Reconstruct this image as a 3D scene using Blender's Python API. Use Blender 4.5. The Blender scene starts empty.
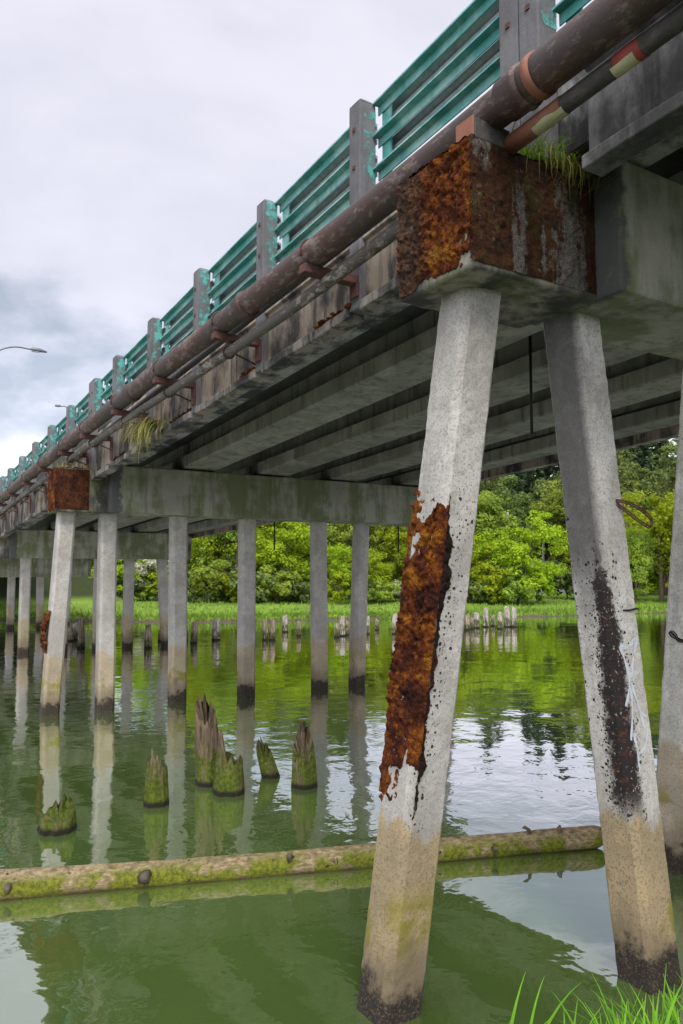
import bpy, bmesh, math, random
import numpy as np
from mathutils import Vector, Matrix, noise as mn

random.seed(7); RNG = np.random.default_rng(11)
S = bpy.context.scene
COL = S.collection
R = math.radians

# ------------------------------------------------------------------ helpers
def link(o, parent=None):
    COL.objects.link(o)
    if parent is not None: o.parent = parent
    return o

def tag(o, label=None, cat=None, group=None, kind=None):
    if label: o['label'] = label
    if cat: o['category'] = cat
    if group: o['group'] = group
    if kind: o['kind'] = kind
    return o

def thing(name, label, cat, loc=(0, 0, 0), group=None):
    o = bpy.data.objects.new(name, None); link(o)
    o.location = loc; o.empty_display_size = .2
    return tag(o, label, cat, group)

G = 0.0625; Y0 = 4.2
def rz(y): return -G * (y - Y0)          # the bridge runs downhill

class MB:
    """collects shapes, links them as ONE mesh object"""
    def __init__(s): s.v = []; s.f = []
    def add(s, vs, fs):
        n = len(s.v); s.v += [tuple(v) for v in vs]; s.f += [tuple(i + n for i in f) for f in fs]; return s
    def box(s, x0, x1, y0, y1, z0, z1, ramp=False):
        vs = [(x, y, z + (rz(y) if ramp else 0)) for z in (z0, z1) for y in (y0, y1) for x in (x0, x1)]
        return s.add(vs, [(0, 2, 3, 1), (4, 5, 7, 6), (0, 1, 5, 4), (2, 6, 7, 3), (0, 4, 6, 2), (1, 3, 7, 5)])
    def prism_y(s, prof, y0, y1, ramp=True, n=1):
        """profile of (x,z) points run along y"""
        k = len(prof); vs = []
        for i in range(n + 1):
            y = y0 + (y1 - y0) * i / n
            vs += [(x, y, z + (rz(y) if ramp else 0)) for x, z in prof]
        fs = [tuple(range(k))[::-1], tuple(range(n * k, n * k + k))]
        for i in range(n):
            for j in range(k):
                a = i * k + j; b = i * k + (j + 1) % k
                fs.append((a, b, b + k, a + k))
        # orientation fixed later by recalc
        return s.add(vs, fs)
    def tube(s, pts, rad, n=12, cap=True, jit=0.0):
        pts = [Vector(p) for p in pts]
        if not isinstance(rad, (list, tuple)): rad = [rad] * len(pts)
        base = []; up = Vector((0.13, 0.21, 1)).normalized()
        vs = []; fs = []
        for i, p in enumerate(pts):
            t = (pts[min(i + 1, len(pts) - 1)] - pts[max(i - 1, 0)]).normalized()
            if abs(t.dot(up)) > .95: up = Vector((1, .1, 0)).normalized()
            a = t.cross(up).normalized(); b = t.cross(a).normalized(); up = -b if b.dot(up) < 0 else b
            for j in range(n):
                th = 2 * math.pi * j / n
                r = rad[i] * (1 + (jit * mn.noise(p * 3 + Vector((math.cos(th), math.sin(th), i))) if jit else 0))
                vs.append(p + (a * math.cos(th) + up.cross(t).cross(t).normalized() * 0 + b * math.sin(th)) * r)
        for i in range(len(pts) - 1):
            for j in range(n):
                q = i * n + j; w = i * n + (j + 1) % n
                fs.append((q, w, w + n, q + n))
        if cap:
            fs.append(tuple(range(n))[::-1]); fs.append(tuple(range((len(pts) - 1) * n, len(pts) * n)))
        return s.add(vs, fs)
    def build(s, name, mat, parent=None, smooth=False, bevel=0, loc=None, recalc=True):
        me = bpy.data.meshes.new(name)
        off = Vector((0, 0, 0))
        if parent is not None and loc is None: off = world_loc(parent)
        elif loc is not None: off = Vector(loc)
        me.from_pydata([Vector(v) - off for v in s.v], [], s.f)
        if recalc:
            bm = bmesh.new(); bm.from_mesh(me); bmesh.ops.recalc_face_normals(bm, faces=bm.faces); bm.to_mesh(me); bm.free()
        me.materials.append(mat)
        if smooth: me.polygons.foreach_set('use_smooth', [True] * len(me.polygons))
        o = bpy.data.objects.new(name, me); link(o, parent)
        if parent is None and loc is not None: o.location = loc
        if bevel:
            m = o.modifiers.new('edge', 'BEVEL'); m.width = bevel; m.segments = 2; m.limit_method = 'ANGLE'; m.angle_limit = R(40)
        return o

def world_loc(o):
    v = Vector(o.location)
    while o.parent is not None:
        o = o.parent; v += Vector(o.location)
    return v

def np_mesh(name, verts, faces, mat, smooth=False):
    me = bpy.data.meshes.new(name)
    verts = np.asarray(verts, dtype=np.float32); faces = np.asarray(faces, dtype=np.int32)
    k = faces.shape[1]
    me.vertices.add(len(verts)); me.vertices.foreach_set('co', verts.ravel())
    me.loops.add(faces.size); me.loops.foreach_set('vertex_index', faces.ravel())
    me.polygons.add(len(faces)); me.polygons.foreach_set('loop_start', np.arange(0, faces.size, k, dtype=np.int32))
    me.update(calc_edges=True); me.validate()
    if smooth: me.polygons.foreach_set('use_smooth', [True] * len(me.polygons))
    me.materials.append(mat)
    return me

# ------------------------------------------------------------------ materials
class NT:
    def __init__(s, name):
        s.m = bpy.data.materials.new(name); s.m.use_nodes = True
        s.t = s.m.node_tree; s.t.nodes.clear()
        s.out = s.n('ShaderNodeOutputMaterial')
    def n(s, typ, **kw):
        nd = s.t.nodes.new(typ)
        for k, v in kw.items():
            if k.startswith('i_'):
                key = k[2:]; key = int(key) if key.isdigit() else key.replace('_', ' ')
                s.set(nd.inputs[key], v)
            else: setattr(nd, k, v)
        return nd
    def set(s, sock, v):
        if isinstance(v, bpy.types.NodeSocket): s.t.links.new(v, sock)
        elif isinstance(v, bpy.types.Node): s.t.links.new(v.outputs[0], sock)
        else: sock.default_value = v
    def coord(s, kind='Object', scale=(1, 1, 1), loc=(0, 0, 0)):
        c = s.n('ShaderNodeTexCoord'); m = s.n('ShaderNodeMapping')
        s.set(m.inputs['Vector'], c.outputs[kind]); m.inputs['Scale'].default_value = scale; m.inputs['Location'].default_value = loc
        return m.outputs[0]
    def pos(s, scale=(1, 1, 1), loc=(0, 0, 0)):
        c = s.n('ShaderNodeNewGeometry'); m = s.n('ShaderNodeMapping')
        s.set(m.inputs['Vector'], c.outputs['Position']); m.inputs['Scale'].default_value = scale; m.inputs['Location'].default_value = loc
        return m.outputs[0]
    def noise(s, vec, scale=5, detail=6, rough=.6, dist=0):
        nd = s.n('ShaderNodeTexNoise'); s.set(nd.inputs['Vector'], vec)
        nd.inputs['Scale'].default_value = scale; nd.inputs['Detail'].default_value = detail
        nd.inputs['Roughness'].default_value = rough; nd.inputs['Distortion'].default_value = dist
        return nd.outputs['Fac']
    def voro(s, vec, scale=5, out='Distance', feature='F1'):
        nd = s.n('ShaderNodeTexVoronoi'); s.set(nd.inputs['Vector'], vec); nd.feature = feature
        nd.inputs['Scale'].default_value = scale
        return nd.outputs[out]
    def ramp(s, fac, stops, interp='LINEAR'):
        nd = s.n('ShaderNodeValToRGB'); s.set(nd.inputs[0], fac); cr = nd.color_ramp; cr.interpolation = interp
        while len(cr.elements) < len(stops): cr.elements.new(.5)
        for e, (p, c) in zip(cr.elements, stops):
            e.position = p; e.color = (c, c, c, 1) if not isinstance(c, (tuple, list)) else (*c, 1)
        return nd.outputs[0]
    def mask(s, fac, lo, hi):
        nd = s.n('ShaderNodeMapRange'); nd.interpolation_type = 'SMOOTHSTEP'
        s.set(nd.inputs[0], fac); s.set(nd.inputs[1], lo); s.set(nd.inputs[2], hi)
        return nd.outputs[0]
    def mix(s, fac, a, b, mode='MIX'):
        nd = s.n('ShaderNodeMix', data_type='RGBA', blend_type=mode); s.set(nd.inputs[0], fac)
        for i, v in ((6, a), (7, b)):
            s.set(nd.inputs[i], (*v, 1) if isinstance(v, tuple) and len(v) == 3 else v)
        return nd.outputs[2]
    def math(s, op, a, b=None, c=None, clamp=False):
        nd = s.n('ShaderNodeMath', operation=op); nd.use_clamp = clamp; s.set(nd.inputs[0], a)
        if b is not None: s.set(nd.inputs[1], b)
        if c is not None: s.set(nd.inputs[2], c)
        return nd.outputs[0]
    def sep(s, vec):
        nd = s.n('ShaderNodeSeparateXYZ'); s.set(nd.inputs[0], vec); return nd.outputs
    def bump(s, h, strength=.3, dist=.02, normal=None):
        nd = s.n('ShaderNodeBump'); s.set(nd.inputs['Height'], h); nd.inputs['Strength'].default_value = strength
        nd.inputs['Distance'].default_value = dist
        if normal is not None: s.set(nd.inputs['Normal'], normal)
        return nd.outputs[0]
    def bsdf(s, col, rough=.8, normal=None, metal=0, spec=.3):
        b = s.n('ShaderNodeBsdfPrincipled'); s.set(b.inputs['Base Color'], (*col, 1) if isinstance(col, tuple) else col)
        s.set(b.inputs['Roughness'], rough); s.set(b.inputs['Metallic'], metal); b.inputs['Specular IOR Level'].default_value = spec
        if normal is not None: s.set(b.inputs['Normal'], normal)
        s.t.links.new(b.outputs[0], s.out.inputs[0]); return b

def concrete(name, base=(.36, .35, .31), dark=(.16, .16, .145), algae=0.0, streak=0.5, scale=1.0, soot=0.0, bump=.5, endstain=False):
    m = NT(name); P = m.pos()
    big = m.noise(P, .9 * scale, 6, .65); fine = m.noise(P, 38, 5, .7); mid = m.noise(P, 7, 6, .65)
    col = m.mix(m.mask(big, .35, .68), base, tuple(.72 * b + .28 * d for b, d in zip(base, dark)))
    # water runs: noise stretched in z
    st = m.noise(m.pos((6, 6, .45)), 1.0, 5, .6)
    col = m.mix(m.math('MULTIPLY', m.mask(st, .5, .68), streak), col, dark)
    if algae:
        al = m.noise(m.pos((2.4, 2.4, .5)), 1.0, 5, .6); al2 = m.noise(P, 2.5, 5, .6)
        f = m.math('MULTIPLY', m.mask(m.math('ADD', m.math('MULTIPLY', al, .65), m.math('MULTIPLY', al2, .35)), .43, .58), algae)
        col = m.mix(f, col, (.085, .105, .028))
    if soot:
        so = m.noise(m.pos((1.3, 1.3, .7), (3, 1, 5)), 1.2, 6, .7)
        col = m.mix(m.math('MULTIPLY', m.mask(so, .42, .6), soot), col, (.03, .03, .03))
    if endstain:      # black runs from the joint over the river-side end
        ex = m.math('ADD', m.sep(P)[0], m.math('MULTIPLY', m.math('SUBTRACT', mid, .5), .35))
        col = m.mix(m.math('MULTIPLY', m.mask(ex, 4.72, 4.64), .85), col, (.05, .05, .055))
    col = m.mix(m.math('MULTIPLY', m.mask(fine, .35, .75), .35), col, m.mix(.5, col, (.08, .08, .07)))
    pit = m.mask(m.voro(P, 24), .12, .05)
    pitm = m.math('MULTIPLY', pit, m.mask(mid, .5, .65))
    col = m.mix(m.math('MULTIPLY', pitm, .6), col, (.05, .05, .045))
    h = m.math('ADD', m.math('MULTIPLY', fine, .5), m.math('ADD', mid, m.math('MULTIPLY', pitm, -.8)))
    m.bsdf(col, .88, m.bump(h, bump, .012), spec=.25)
    return m.m

def pile_mat(name, kind='plain', pale=1.0):
    """concrete pile: grey above, ochre tide band, black wet foot; object coords run along the pile, world z sets the tide line"""
    m = NT(name); P = m.pos(); O = m.coord('Object')
    wz = m.sep(m.n('ShaderNodeNewGeometry').outputs['Position'])[2]
    ox, oy, oz = m.sep(O)
    sx = m.math('SUBTRACT', ox, oy)      # distance round the corner from the river-side arris
    rnd = m.n('ShaderNodeObjectInfo').outputs['Random']
    big = m.noise(P, 1.6, 6, .65); fine = m.noise(P, 60, 4, .75); mid = m.noise(P, 9, 6, .7)
    a = tuple(c * pale for c in (.43, .415, .375)); b = tuple(c * pale for c in (.29, .275, .24))
    col = m.mix(m.mask(big, .35, .66), a, b)
    col = m.mix(m.math('MULTIPLY', m.mask(m.noise(m.coord('Object', (5, 5, .35)), 1.0, 5, .6), .5, .7), .4), col, (.17, .165, .15))
    # pores / speckle
    sp = m.mask(fine, .50, .62)
    col = m.mix(m.math('MULTIPLY', sp, .62), col, (.13, .125, .11))
    col = m.mix(m.math('MULTIPLY', m.mask(mid, .42, .68), .45), col, (.19, .18, .155))
    lower = m.mask(wz, 3.4, 1.2)
    col = m.mix(m.math('MULTIPLY', lower, .35), col, (.25, .235, .20))
    if kind == 'dark':       # rear half wetted and black-stained (water from the joint above)
        f = m.math('MULTIPLY', m.mask(m.math('ADD', ox, m.math('MULTIPLY', mid, .10)), -.05, -.135), m.mask(m.math('ADD', oz, m.math('MULTIPLY', big, 1.2)), -2.3, -1.0))
        col = m.mix(m.math('MULTIPLY', f, .88), col, (.055, .053, .05))
        # black lichen band along the front-left edge
        w = m.math('ADD', m.math('ABSOLUTE', m.math('ADD', sx, m.math('ADD', .02, m.math('MULTIPLY', m.math('SUBTRACT', big, .5), .15)))), m.math('MULTIPLY', m.math('SUBTRACT', mid, .5), .25))
        zb = m.math('MULTIPLY', m.mask(oz, -4.1, -3.7), m.mask(oz, -1.75, -2.25))
        band = m.math('MULTIPLY', m.mask(w, m.math('MULTIPLY', m.mask(oz, -1.5, -2.9), .165), m.math('MULTIPLY', m.mask(oz, -1.5, -2.9), .09)), zb)
        def cells(sc, dens):
            vd = m.n('ShaderNodeTexVoronoi'); m.set(vd.inputs['Vector'], O); vd.inputs['Scale'].default_value = sc
            rn = m.sep(vd.outputs['Color'])[0]
            return m.math('MULTIPLY', m.mask(vd.outputs['Distance'], .50, .40), m.math('LESS_THAN', rn, dens))
        dens = m.math('MULTIPLY', m.mask(m.math('ABSOLUTE', m.math('ADD', sx, .02)), .25, .02), m.math('MULTIPLY', m.mask(oz, -4.25, -3.6), m.mask(oz, -1.7, -3.0)))
        dens = m.math('MULTIPLY', dens, m.math('ADD', .35, m.math('MULTIPLY', m.mask(m.noise(O, 6, 4, .6), .4, .6), .5)))
        dens = m.math('MULTIPLY', dens, .75)
        sil = m.math('MULTIPLY', m.mask(sx, -.26, -.34), m.math('MULTIPLY', m.mask(oz, -3.4, -3.0), m.mask(oz, -1.5, -1.9)))
        dens = m.math('MAXIMUM', dens, m.math('MULTIPLY', sil, .2))
        dots = m.math('MAXIMUM', cells(34, dens), m.math('MAXIMUM', cells(55, dens), cells(90, m.math('MULTIPLY', dens, .8))))
        blk = m.math('MAXIMUM', m.math('MULTIPLY', band, m.mask(m.noise(O, 42, 3, .7), .70, .58)), dots)
        lc = m.mix(m.mask(m.noise(O, 14, 4, .6), .55, .72), (.016, .012, .010), (.07, .024, .012))
        col = m.mix(blk, col, lc)
    if kind == 'moss':
        f = None
        for sc in (30, 48, 80):
            vd = m.n('ShaderNodeTexVoronoi'); m.set(vd.inputs['Vector'], O); vd.inputs['Scale'].default_value = sc
            dens = m.math('MULTIPLY', m.mask(m.math('ABSOLUTE', m.math('SUBTRACT', sx, m.math('ADD', .14, m.math('MULTIPLY', m.math('ADD', oz, 2.5), .06)))), .13, .01), m.math('MULTIPLY', m.mask(oz, -4.15, -3.7), m.mask(oz, -1.25, -1.8)))
            q = m.math('MULTIPLY', m.mask(vd.outputs['Distance'], .5, .4), m.math('LESS_THAN', m.sep(vd.outputs['Color'])[0], m.math('MULTIPLY', dens, .09)))
            f = q if f is None else m.math('MAXIMUM', f, q)
        col = m.mix(f, col, (.025, .02, .017))
    # joint line / hairline crack
    # tide zone
    wob = m.math('MULTIPLY', m.math('SUBTRACT', m.noise(m.pos((4, 4, .6)), 1.0, 4, .6), .5), .7)
    tz = m.math('ADD', wz, wob)
    tan = m.mix(m.mask(big, .3, .7), (.36, .265, .135), (.23, .185, .105))
    tan = m.mix(m.math('MULTIPLY', sp, .7), tan, (.11, .085, .05))
    col = m.mix(m.math('MULTIPLY', m.mask(tz, 1.27, 1.17), .92 if kind != 'plain' else .62), col, tan)
    gm = m.math('MULTIPLY', m.mask(m.noise(P, 2.3, 5, .6), .5, .6), m.math('MULTIPLY', m.mask(wz, .95, .65), m.mask(wz, .2, .4)))
    col = m.mix(m.math('MULTIPLY', gm, .85), col, (.16, .15, .012))
    brown = m.math('MULTIPLY', m.mask(tz, .62, .3), .8)
    col = m.mix(brown, col, (.14, .11, .07))
    foot = m.mask(m.math('ADD', wz, m.math('ADD', m.math('MULTIPLY', m.math('SUBTRACT', big, .5), .5), m.math('MULTIPLY', m.math('SUBTRACT', mid, .5), .45))), .30, .16)
    col = m.mix(foot, col, m.mix(m.mask(fine, .5, .7), (.022, .017, .012), (.12, .10, .075)))
    h = m.math('ADD', m.math('MULTIPLY', fine, .6), m.math('MULTIPLY', mid, 1.0))
    m.bsdf(col, .85, m.bump(h, .55, .012), spec=.25)
    return m.m

def moss_mat(name, warm=1.0):
    m = NT(name); P = m.pos()
    n1 = m.noise(P, 4.5, 5, .6); n2 = m.noise(P, 22, 5, .7); n3 = m.noise(P, 110, 3, .7)
    f = m.math('ADD', m.math('MULTIPLY', n1, .6), m.math('MULTIPLY', n2, .4))
    if warm == 1.0:
        st = [(.37, (.022, .010, .008)), (.45, (.07, .018, .010)), (.505, (.155, .040, .010)), (.555, (.27, .085, .010)), (.61, (.37, .155, .014)), (.70, (.20, .14, .02))]
    else:
        st = [(.37, (.024, .018, .012)), (.45, (.045, .022, .012)), (.51, (.08, .03, .012)), (.57, (.06, .045, .016)), (.63, (.09, .08, .024)), (.7, (.16, .065, .016))]
    if warm < -1: st = [(.38, (.03, .014, .010)), (.48, (.075, .026, .014)), (.56, (.13, .045, .02)), (.66, (.20, .085, .03))]
    elif warm < 0: st = [(.4, (.016, .011, .009)), (.52, (.03, .017, .011)), (.62, (.07, .025, .012)), (.7, (.12, .045, .012))]
    col = m.ramp(f, st)
    if warm == 1.0:    # drier, greyer moss away from the river-facing corner
        py = m.sep(P)[1]
        dry = m.mask(m.math('ADD', py, m.math('MULTIPLY', m.math('SUBTRACT', n1, .5), .5)), 4.15, 4.42)
        dry = m.math('MULTIPLY', dry, m.mask(m.sep(P)[2], 4.9, 5.0))
        dry = m.math('MULTIPLY', dry, m.mask(py, 6, 5))
        col = m.mix(m.math('MULTIPLY', dry, .75), col, m.ramp(n2, [(.35, (.035, .026, .02)), (.55, (.11, .075, .055)), (.7, (.17, .08, .035))]))
    if warm == 2:      # bare grey concrete shows in runs
        run = m.noise(m.pos((5.5, 5.5, 1.1), (2, 0, 3)), 1.0, 5, .65)
        col = m.mix(m.math('MULTIPLY', m.mask(m.math('ADD', run, m.math('MULTIPLY', m.math('SUBTRACT', n2, .5), .25)), .52, .60), .85), col, m.mix(n3, (.10, .092, .08), (.26, .24, .21)))
        col = m.mix(m.mask(m.noise(m.pos((1.4, 1.4, .4), (0, 3, 0)), 1.3, 3, .5), .56, .66), col, (.02, .017, .014))
    col = m.mix(m.mask(n3, .4, .7), m.mix(.6, col, (.01, .006, .004)), col)
    m.bsdf(col, 1.0, m.bump(m.math('ADD', n3, n2), .9, .02), spec=.1)
    return m.m

def steel_paint(name, paint, rust=.3, chalk=(.30, .55, .50)):
    m = NT(name); P = m.pos()
    big = m.noise(P, 2.2, 6, .65); mid = m.noise(P, 14, 6, .7)
    col = m.mix(m.math('MULTIPLY', m.mask(big, .38, .66), .65), paint, chalk)
    col = m.mix(m.math('MULTIPLY', m.mask(m.noise(m.pos((3, 3, .6)), 2.0, 5, .65), .55, .7), .35), col, (.05, .10, .09))
    col = m.mix(m.math('MULTIPLY', m.mask(m.math('ADD', m.math('MULTIPLY', big, .4), m.math('MULTIPLY', mid, .6)), .60, .66), rust), col, (.16, .06, .03))
    m.bsdf(col, .5, m.bump(mid, .15, .01), spec=.4)
    return m.m

def pipe_mat(name, base=(.06, .045, .04), pale=(.17, .145, .13), rust=(.085, .036, .025), dirt=.8):
    m = NT(name); P = m.pos((1, .45, 1))
    big = m.noise(P, 2.0, 7, .65); mid = m.noise(P, 16, 6, .75); fine = m.noise(P, 55, 4, .7)
    col = m.mix(m.mask(big, .38, .62), base, rust)
    f = m.math('ADD', m.math('MULTIPLY', mid, .6), m.math('MULTIPLY', big, .4))
    col = m.mix(m.math('MULTIPLY', m.mask(f, .50, .60), dirt), col, pale)
    col = m.mix(m.math('MULTIPLY', m.mask(fine, .55, .68), .6), col, (.035, .028, .025))
    m.bsdf(col, .7, m.bump(m.math('ADD', mid, fine), .5, .008), spec=.35)
    return m.m

def plain(name, col, rough=.7, metal=0, var=.3, spec=.3, sc=12):
    m = NT(name); P = m.pos(); n = m.noise(P, sc, 6, .7)
    c = m.mix(m.math('MULTIPLY', m.mask(n, .35, .7), var), col, tuple(x * .4 for x in col))
    m.bsdf(c, rough, m.bump(n, .3, .01), metal, spec); return m.m

def wood_mat(name, top=(.12, .088, .055), moss=(.10, .135, .014), mossz=.50, pale=0.0):
    m = NT(name); P = m.pos()
    wz = m.sep(P)[2]
    g = m.noise(m.pos((9, 9, .9)), 2.2, 6, .7, 1.2); big = m.noise(P, 5, 5, .6)
    col = m.ramp(g, [(.3, (.03, .022, .018)), (.48, top), (.62, tuple(min(1, c * 1.7 + pale) for c in top)), (.75, (.10, .06, .04))])
    mz = m.math('ADD', wz, m.math('MULTIPLY', m.math('SUBTRACT', big, .5), .9))
    mc = m.mix(m.mask(m.noise(P, 20, 4, .6), .35, .65), tuple(c * .45 for c in moss), moss)
    pat = m.mask(m.noise(m.pos((7, 7, 1.6), (3, 1, 0)), 1.2, 5, .65), .34, .52)
    col = m.mix(m.math('MULTIPLY', m.mask(mz, mossz + .15, mossz - .18), m.math('ADD', .12, m.math('MULTIPLY', pat, .88))), col, mc)
    col = m.mix(m.mask(wz, .10, .04), col, (.018, .016, .01))
    m.bsdf(col, .9, m.bump(g, 1.0, .05), spec=.2)
    return m.m

def leaf_mat(name, c1, c2, c3, trans=.35):
    m = NT(name); P = m.coord('Object')
    n1 = m.noise(P, .55, 3, .6); n2 = m.noise(P, 3.3, 3, .6)
    rnd = m.n('ShaderNodeObjectInfo').outputs['Random']
    f = m.math('ADD', m.math('MULTIPLY', n1, .5), m.math('MULTIPLY', n2, .5))
    col = m.ramp(f, [(.36, c1), (.5, c2), (.64, c3)])
    hsv = m.n('ShaderNodeHueSaturation'); m.set(hsv.inputs['Color'], col)
    m.set(hsv.inputs['Hue'], m.math('ADD', .485, m.math('MULTIPLY', rnd, .03)))
    m.set(hsv.inputs['Value'], m.math('ADD', .8, m.math('MULTIPLY', rnd, .45)))
    d = m.n('ShaderNodeBsdfDiffuse'); m.set(d.inputs[0], hsv.outputs[0])
    t = m.n('ShaderNodeBsdfTranslucent'); m.set(t.inputs[0], hsv.outputs[0])
    mx = m.n('ShaderNodeMixShader'); mx.inputs[0].default_value = trans
    m.set(mx.inputs[1], d.outputs[0]); m.set(mx.inputs[2], t.outputs[0])
    m.t.links.new(mx.outputs[0], m.out.inputs[0]); return m.m

M = {}
M['pile'] = pile_mat('pile_concrete')
M['pile_moss'] = pile_mat('pile_concrete_moss', 'moss')
M['pile_dark'] = pile_mat('pile_concrete_dark', 'dark', 1.35); M['pile_pale'] = pile_mat('pile_concrete_pale', 'plain', 1.7)
M['cap'] = concrete('cap_concrete', (.30, .30, .24), (.10, .10, .08), algae=.75, streak=.6, endstain=True)
M['block'] = concrete('block_concrete', (.30, .27, .23), (.07, .06, .05), algae=.9, streak=.9, soot=.9, scale=1.8)
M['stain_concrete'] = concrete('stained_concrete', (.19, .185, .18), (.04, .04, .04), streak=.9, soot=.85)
M['girder'] = concrete('girder_concrete', (.29, .285, .24), (.075, .072, .06), algae=.25, streak=.6, soot=.3)
M['sill'] = concrete('sill_concrete', (.27, .24, .21), (.035, .03, .028), streak=.9, soot=1.0, scale=2.2)
M['soffit'] = concrete('peeling_soffit', (.30, .30, .28), (.03, .03, .03), streak=.3, soot=1.0, scale=1.5)
M['slab'] = concrete('shade_dark_slab_concrete', (.06, .06, .055), (.02, .02, .02), algae=.2, soot=.7)  # near-black base and soot paint in the shade between the girders
M['panel'] = concrete('panel_concrete', (.33, .27, .21), (.05, .04, .032), streak=1.0, soot=.95, scale=1.6)
M['post'] = concrete('post_concrete', (.15, .145, .15), (.07, .07, .07), streak=.6, soot=.35)
M['teal'] = steel_paint('teal_paint', (.06, .275, .245), .45, (.38, .57, .53))
m = NT('teal_paint_smear'); n = m.noise(m.pos(), 6, 6, .7)
b = m.n('ShaderNodeBsdfPrincipled'); b.inputs['Base Color'].default_value = (.10, .36, .32, 1); b.inputs['Roughness'].default_value = .7
tr = m.n('ShaderNodeBsdfTransparent'); mx = m.n('ShaderNodeMixShader')
m.set(mx.inputs[0], m.math('MULTIPLY', m.mask(n, .44, .60), .85)); m.set(mx.inputs[1], tr.outputs[0]); m.set(mx.inputs[2], b.outputs[0])
m.t.links.new(mx.outputs[0], m.out.inputs[0]); M['smear'] = m.m
M['galv'] = plain('galvanised_steel', (.30, .32, .32), .5, .6, .5)
M['pipe'] = pipe_mat('rusty_pipe')
M['pipe_pale'] = pipe_mat('crusted_pipe', (.10, .09, .078), (.30, .28, .24), (.07, .05, .04), .9)
M['pipe_dark'] = pipe_mat('dark_pipe', (.05, .05, .048), (.12, .115, .11), (.05, .04, .035), .4)
M['red_paint'] = plain('old_red_paint', (.26, .05, .035), .6)
M['cream_paint'] = plain('old_cream_paint', (.42, .40, .24), .6)
M['orange_wrap'] = plain('rust_orange_wrap', (.24, .10, .06), .7)
M['rust'] = plain('rusted_bracket', (.105, .05, .04), .85, var=.8)
M['moss'] = moss_mat('rust_moss')
M['moss_dull'] = moss_mat('dull_moss', 0)
M['moss_black'] = moss_mat('black_brown_moss', -1); M['moss_brown'] = moss_mat('red_brown_moss', -2); M['moss_mix'] = moss_mat('streaked_moss', 2)
M['wire'] = plain('wire_steel', (.10, .05, .03), .6, .5)
M['wire_black'] = plain('black_wire', (.015, .014, .013), .5, .3)
M['wood'] = wood_mat('rotten_wood')
M['wood_far'] = wood_mat('grey_piling_wood', (.20, .16, .12), (.05, .06, .015), .35)
M['wood_pale'] = wood_mat('pale_piling_wood', (.26, .235, .19), (.08, .08, .035), .45, .06)
M['bark'] = plain('tree_bark', (.11, .085, .06), .9, var=.6, sc=4)
M['graffiti'] = None
M['dry_grass'] = leaf_mat('dry_grass_blades', (.20, .15, .06), (.26, .22, .08), (.15, .17, .04), .2)
M['grass'] = leaf_mat('green_grass_blades', (.10, .24, .02), (.17, .36, .03), (.25, .45, .05), .4)
M['bank_grass'] = leaf_mat('bank_grass_blades', (.13, .17, .04), (.17, .27, .035), (.24, .35, .05), .35)
M['asphalt'] = plain('asphalt', (.05, .05, .05), .9)
M['steel_grey'] = plain('lamp_steel', (.16, .17, .18), .5, .5)

# graffiti: thin overspray white
m = NT('white_spray_paint'); n = m.noise(m.pos(), 30, 5, .7)
b = m.n('ShaderNodeBsdfPrincipled'); b.inputs['Base Color'].default_value = (.50, .53, .55, 1); b.inputs['Roughness'].default_value = .7
tr = m.n('ShaderNodeBsdfTransparent'); mx = m.n('ShaderNodeMixShader')
m.set(mx.inputs[0], m.math('MULTIPLY', m.mask(n, .22, .48), .85)); m.set(mx.inputs[1], tr.outputs[0]); m.set(mx.inputs[2], b.outputs[0])
m.t.links.new(mx.outputs[0], m.out.inputs[0]); M['graffiti'] = m.m

# water
m = NT('river_water'); P = m.pos()
w1 = m.noise(m.pos((1, 1, 1)), .55, 2, .5, .6); w2 = m.noise(m.pos((1, 1.0, 1), (7, 2, 0)), 2.1, 3, .55, .3); w3 = m.noise(m.pos((1, 1, 1), (1, 5, 0)), 9, 3, .55)
calm = m.mask(m.noise(m.pos((1, 1, 1), (4, 9, 0)), .13, 3, .5), .4, .62)
h = m.math('ADD', m.math('MULTIPLY', w1, 1.0), m.math('ADD', m.math('MULTIPLY', w2, m.math('ADD', .18, m.math('MULTIPLY', calm, .42))), m.math('MULTIPLY', w3, m.math('ADD', .012, m.math('MULTIPLY', calm, .05)))))
dp = m.mask(m.noise(P, .35, 3, .5), .35, .65)
col = m.mix(dp, (.064, .108, .024), (.080, .130, .031))
bn = m.bump(h, .5, .038)
df = m.n('ShaderNodeBsdfDiffuse'); m.set(df.inputs[0], col)
gl = m.n('ShaderNodeBsdfGlossy'); gl.inputs['Roughness'].default_value = .02; m.set(gl.inputs['Normal'], bn); gl.inputs[0].default_value = (1, 1, 1, 1)
fr = m.n('ShaderNodeFresnel'); fr.inputs[0].default_value = 2.3; m.set(fr.inputs['Normal'], bn)
mx = m.n('ShaderNodeMixShader'); m.set(mx.inputs[0], m.math('ADD', m.math('MULTIPLY', fr.outputs[0], 1.75), .04, clamp=True)); m.set(mx.inputs[1], df.outputs[0]); m.set(mx.inputs[2], gl.outputs[0])
m.t.links.new(mx.outputs[0], m.out.inputs[0])
M['water'] = m.m

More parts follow.
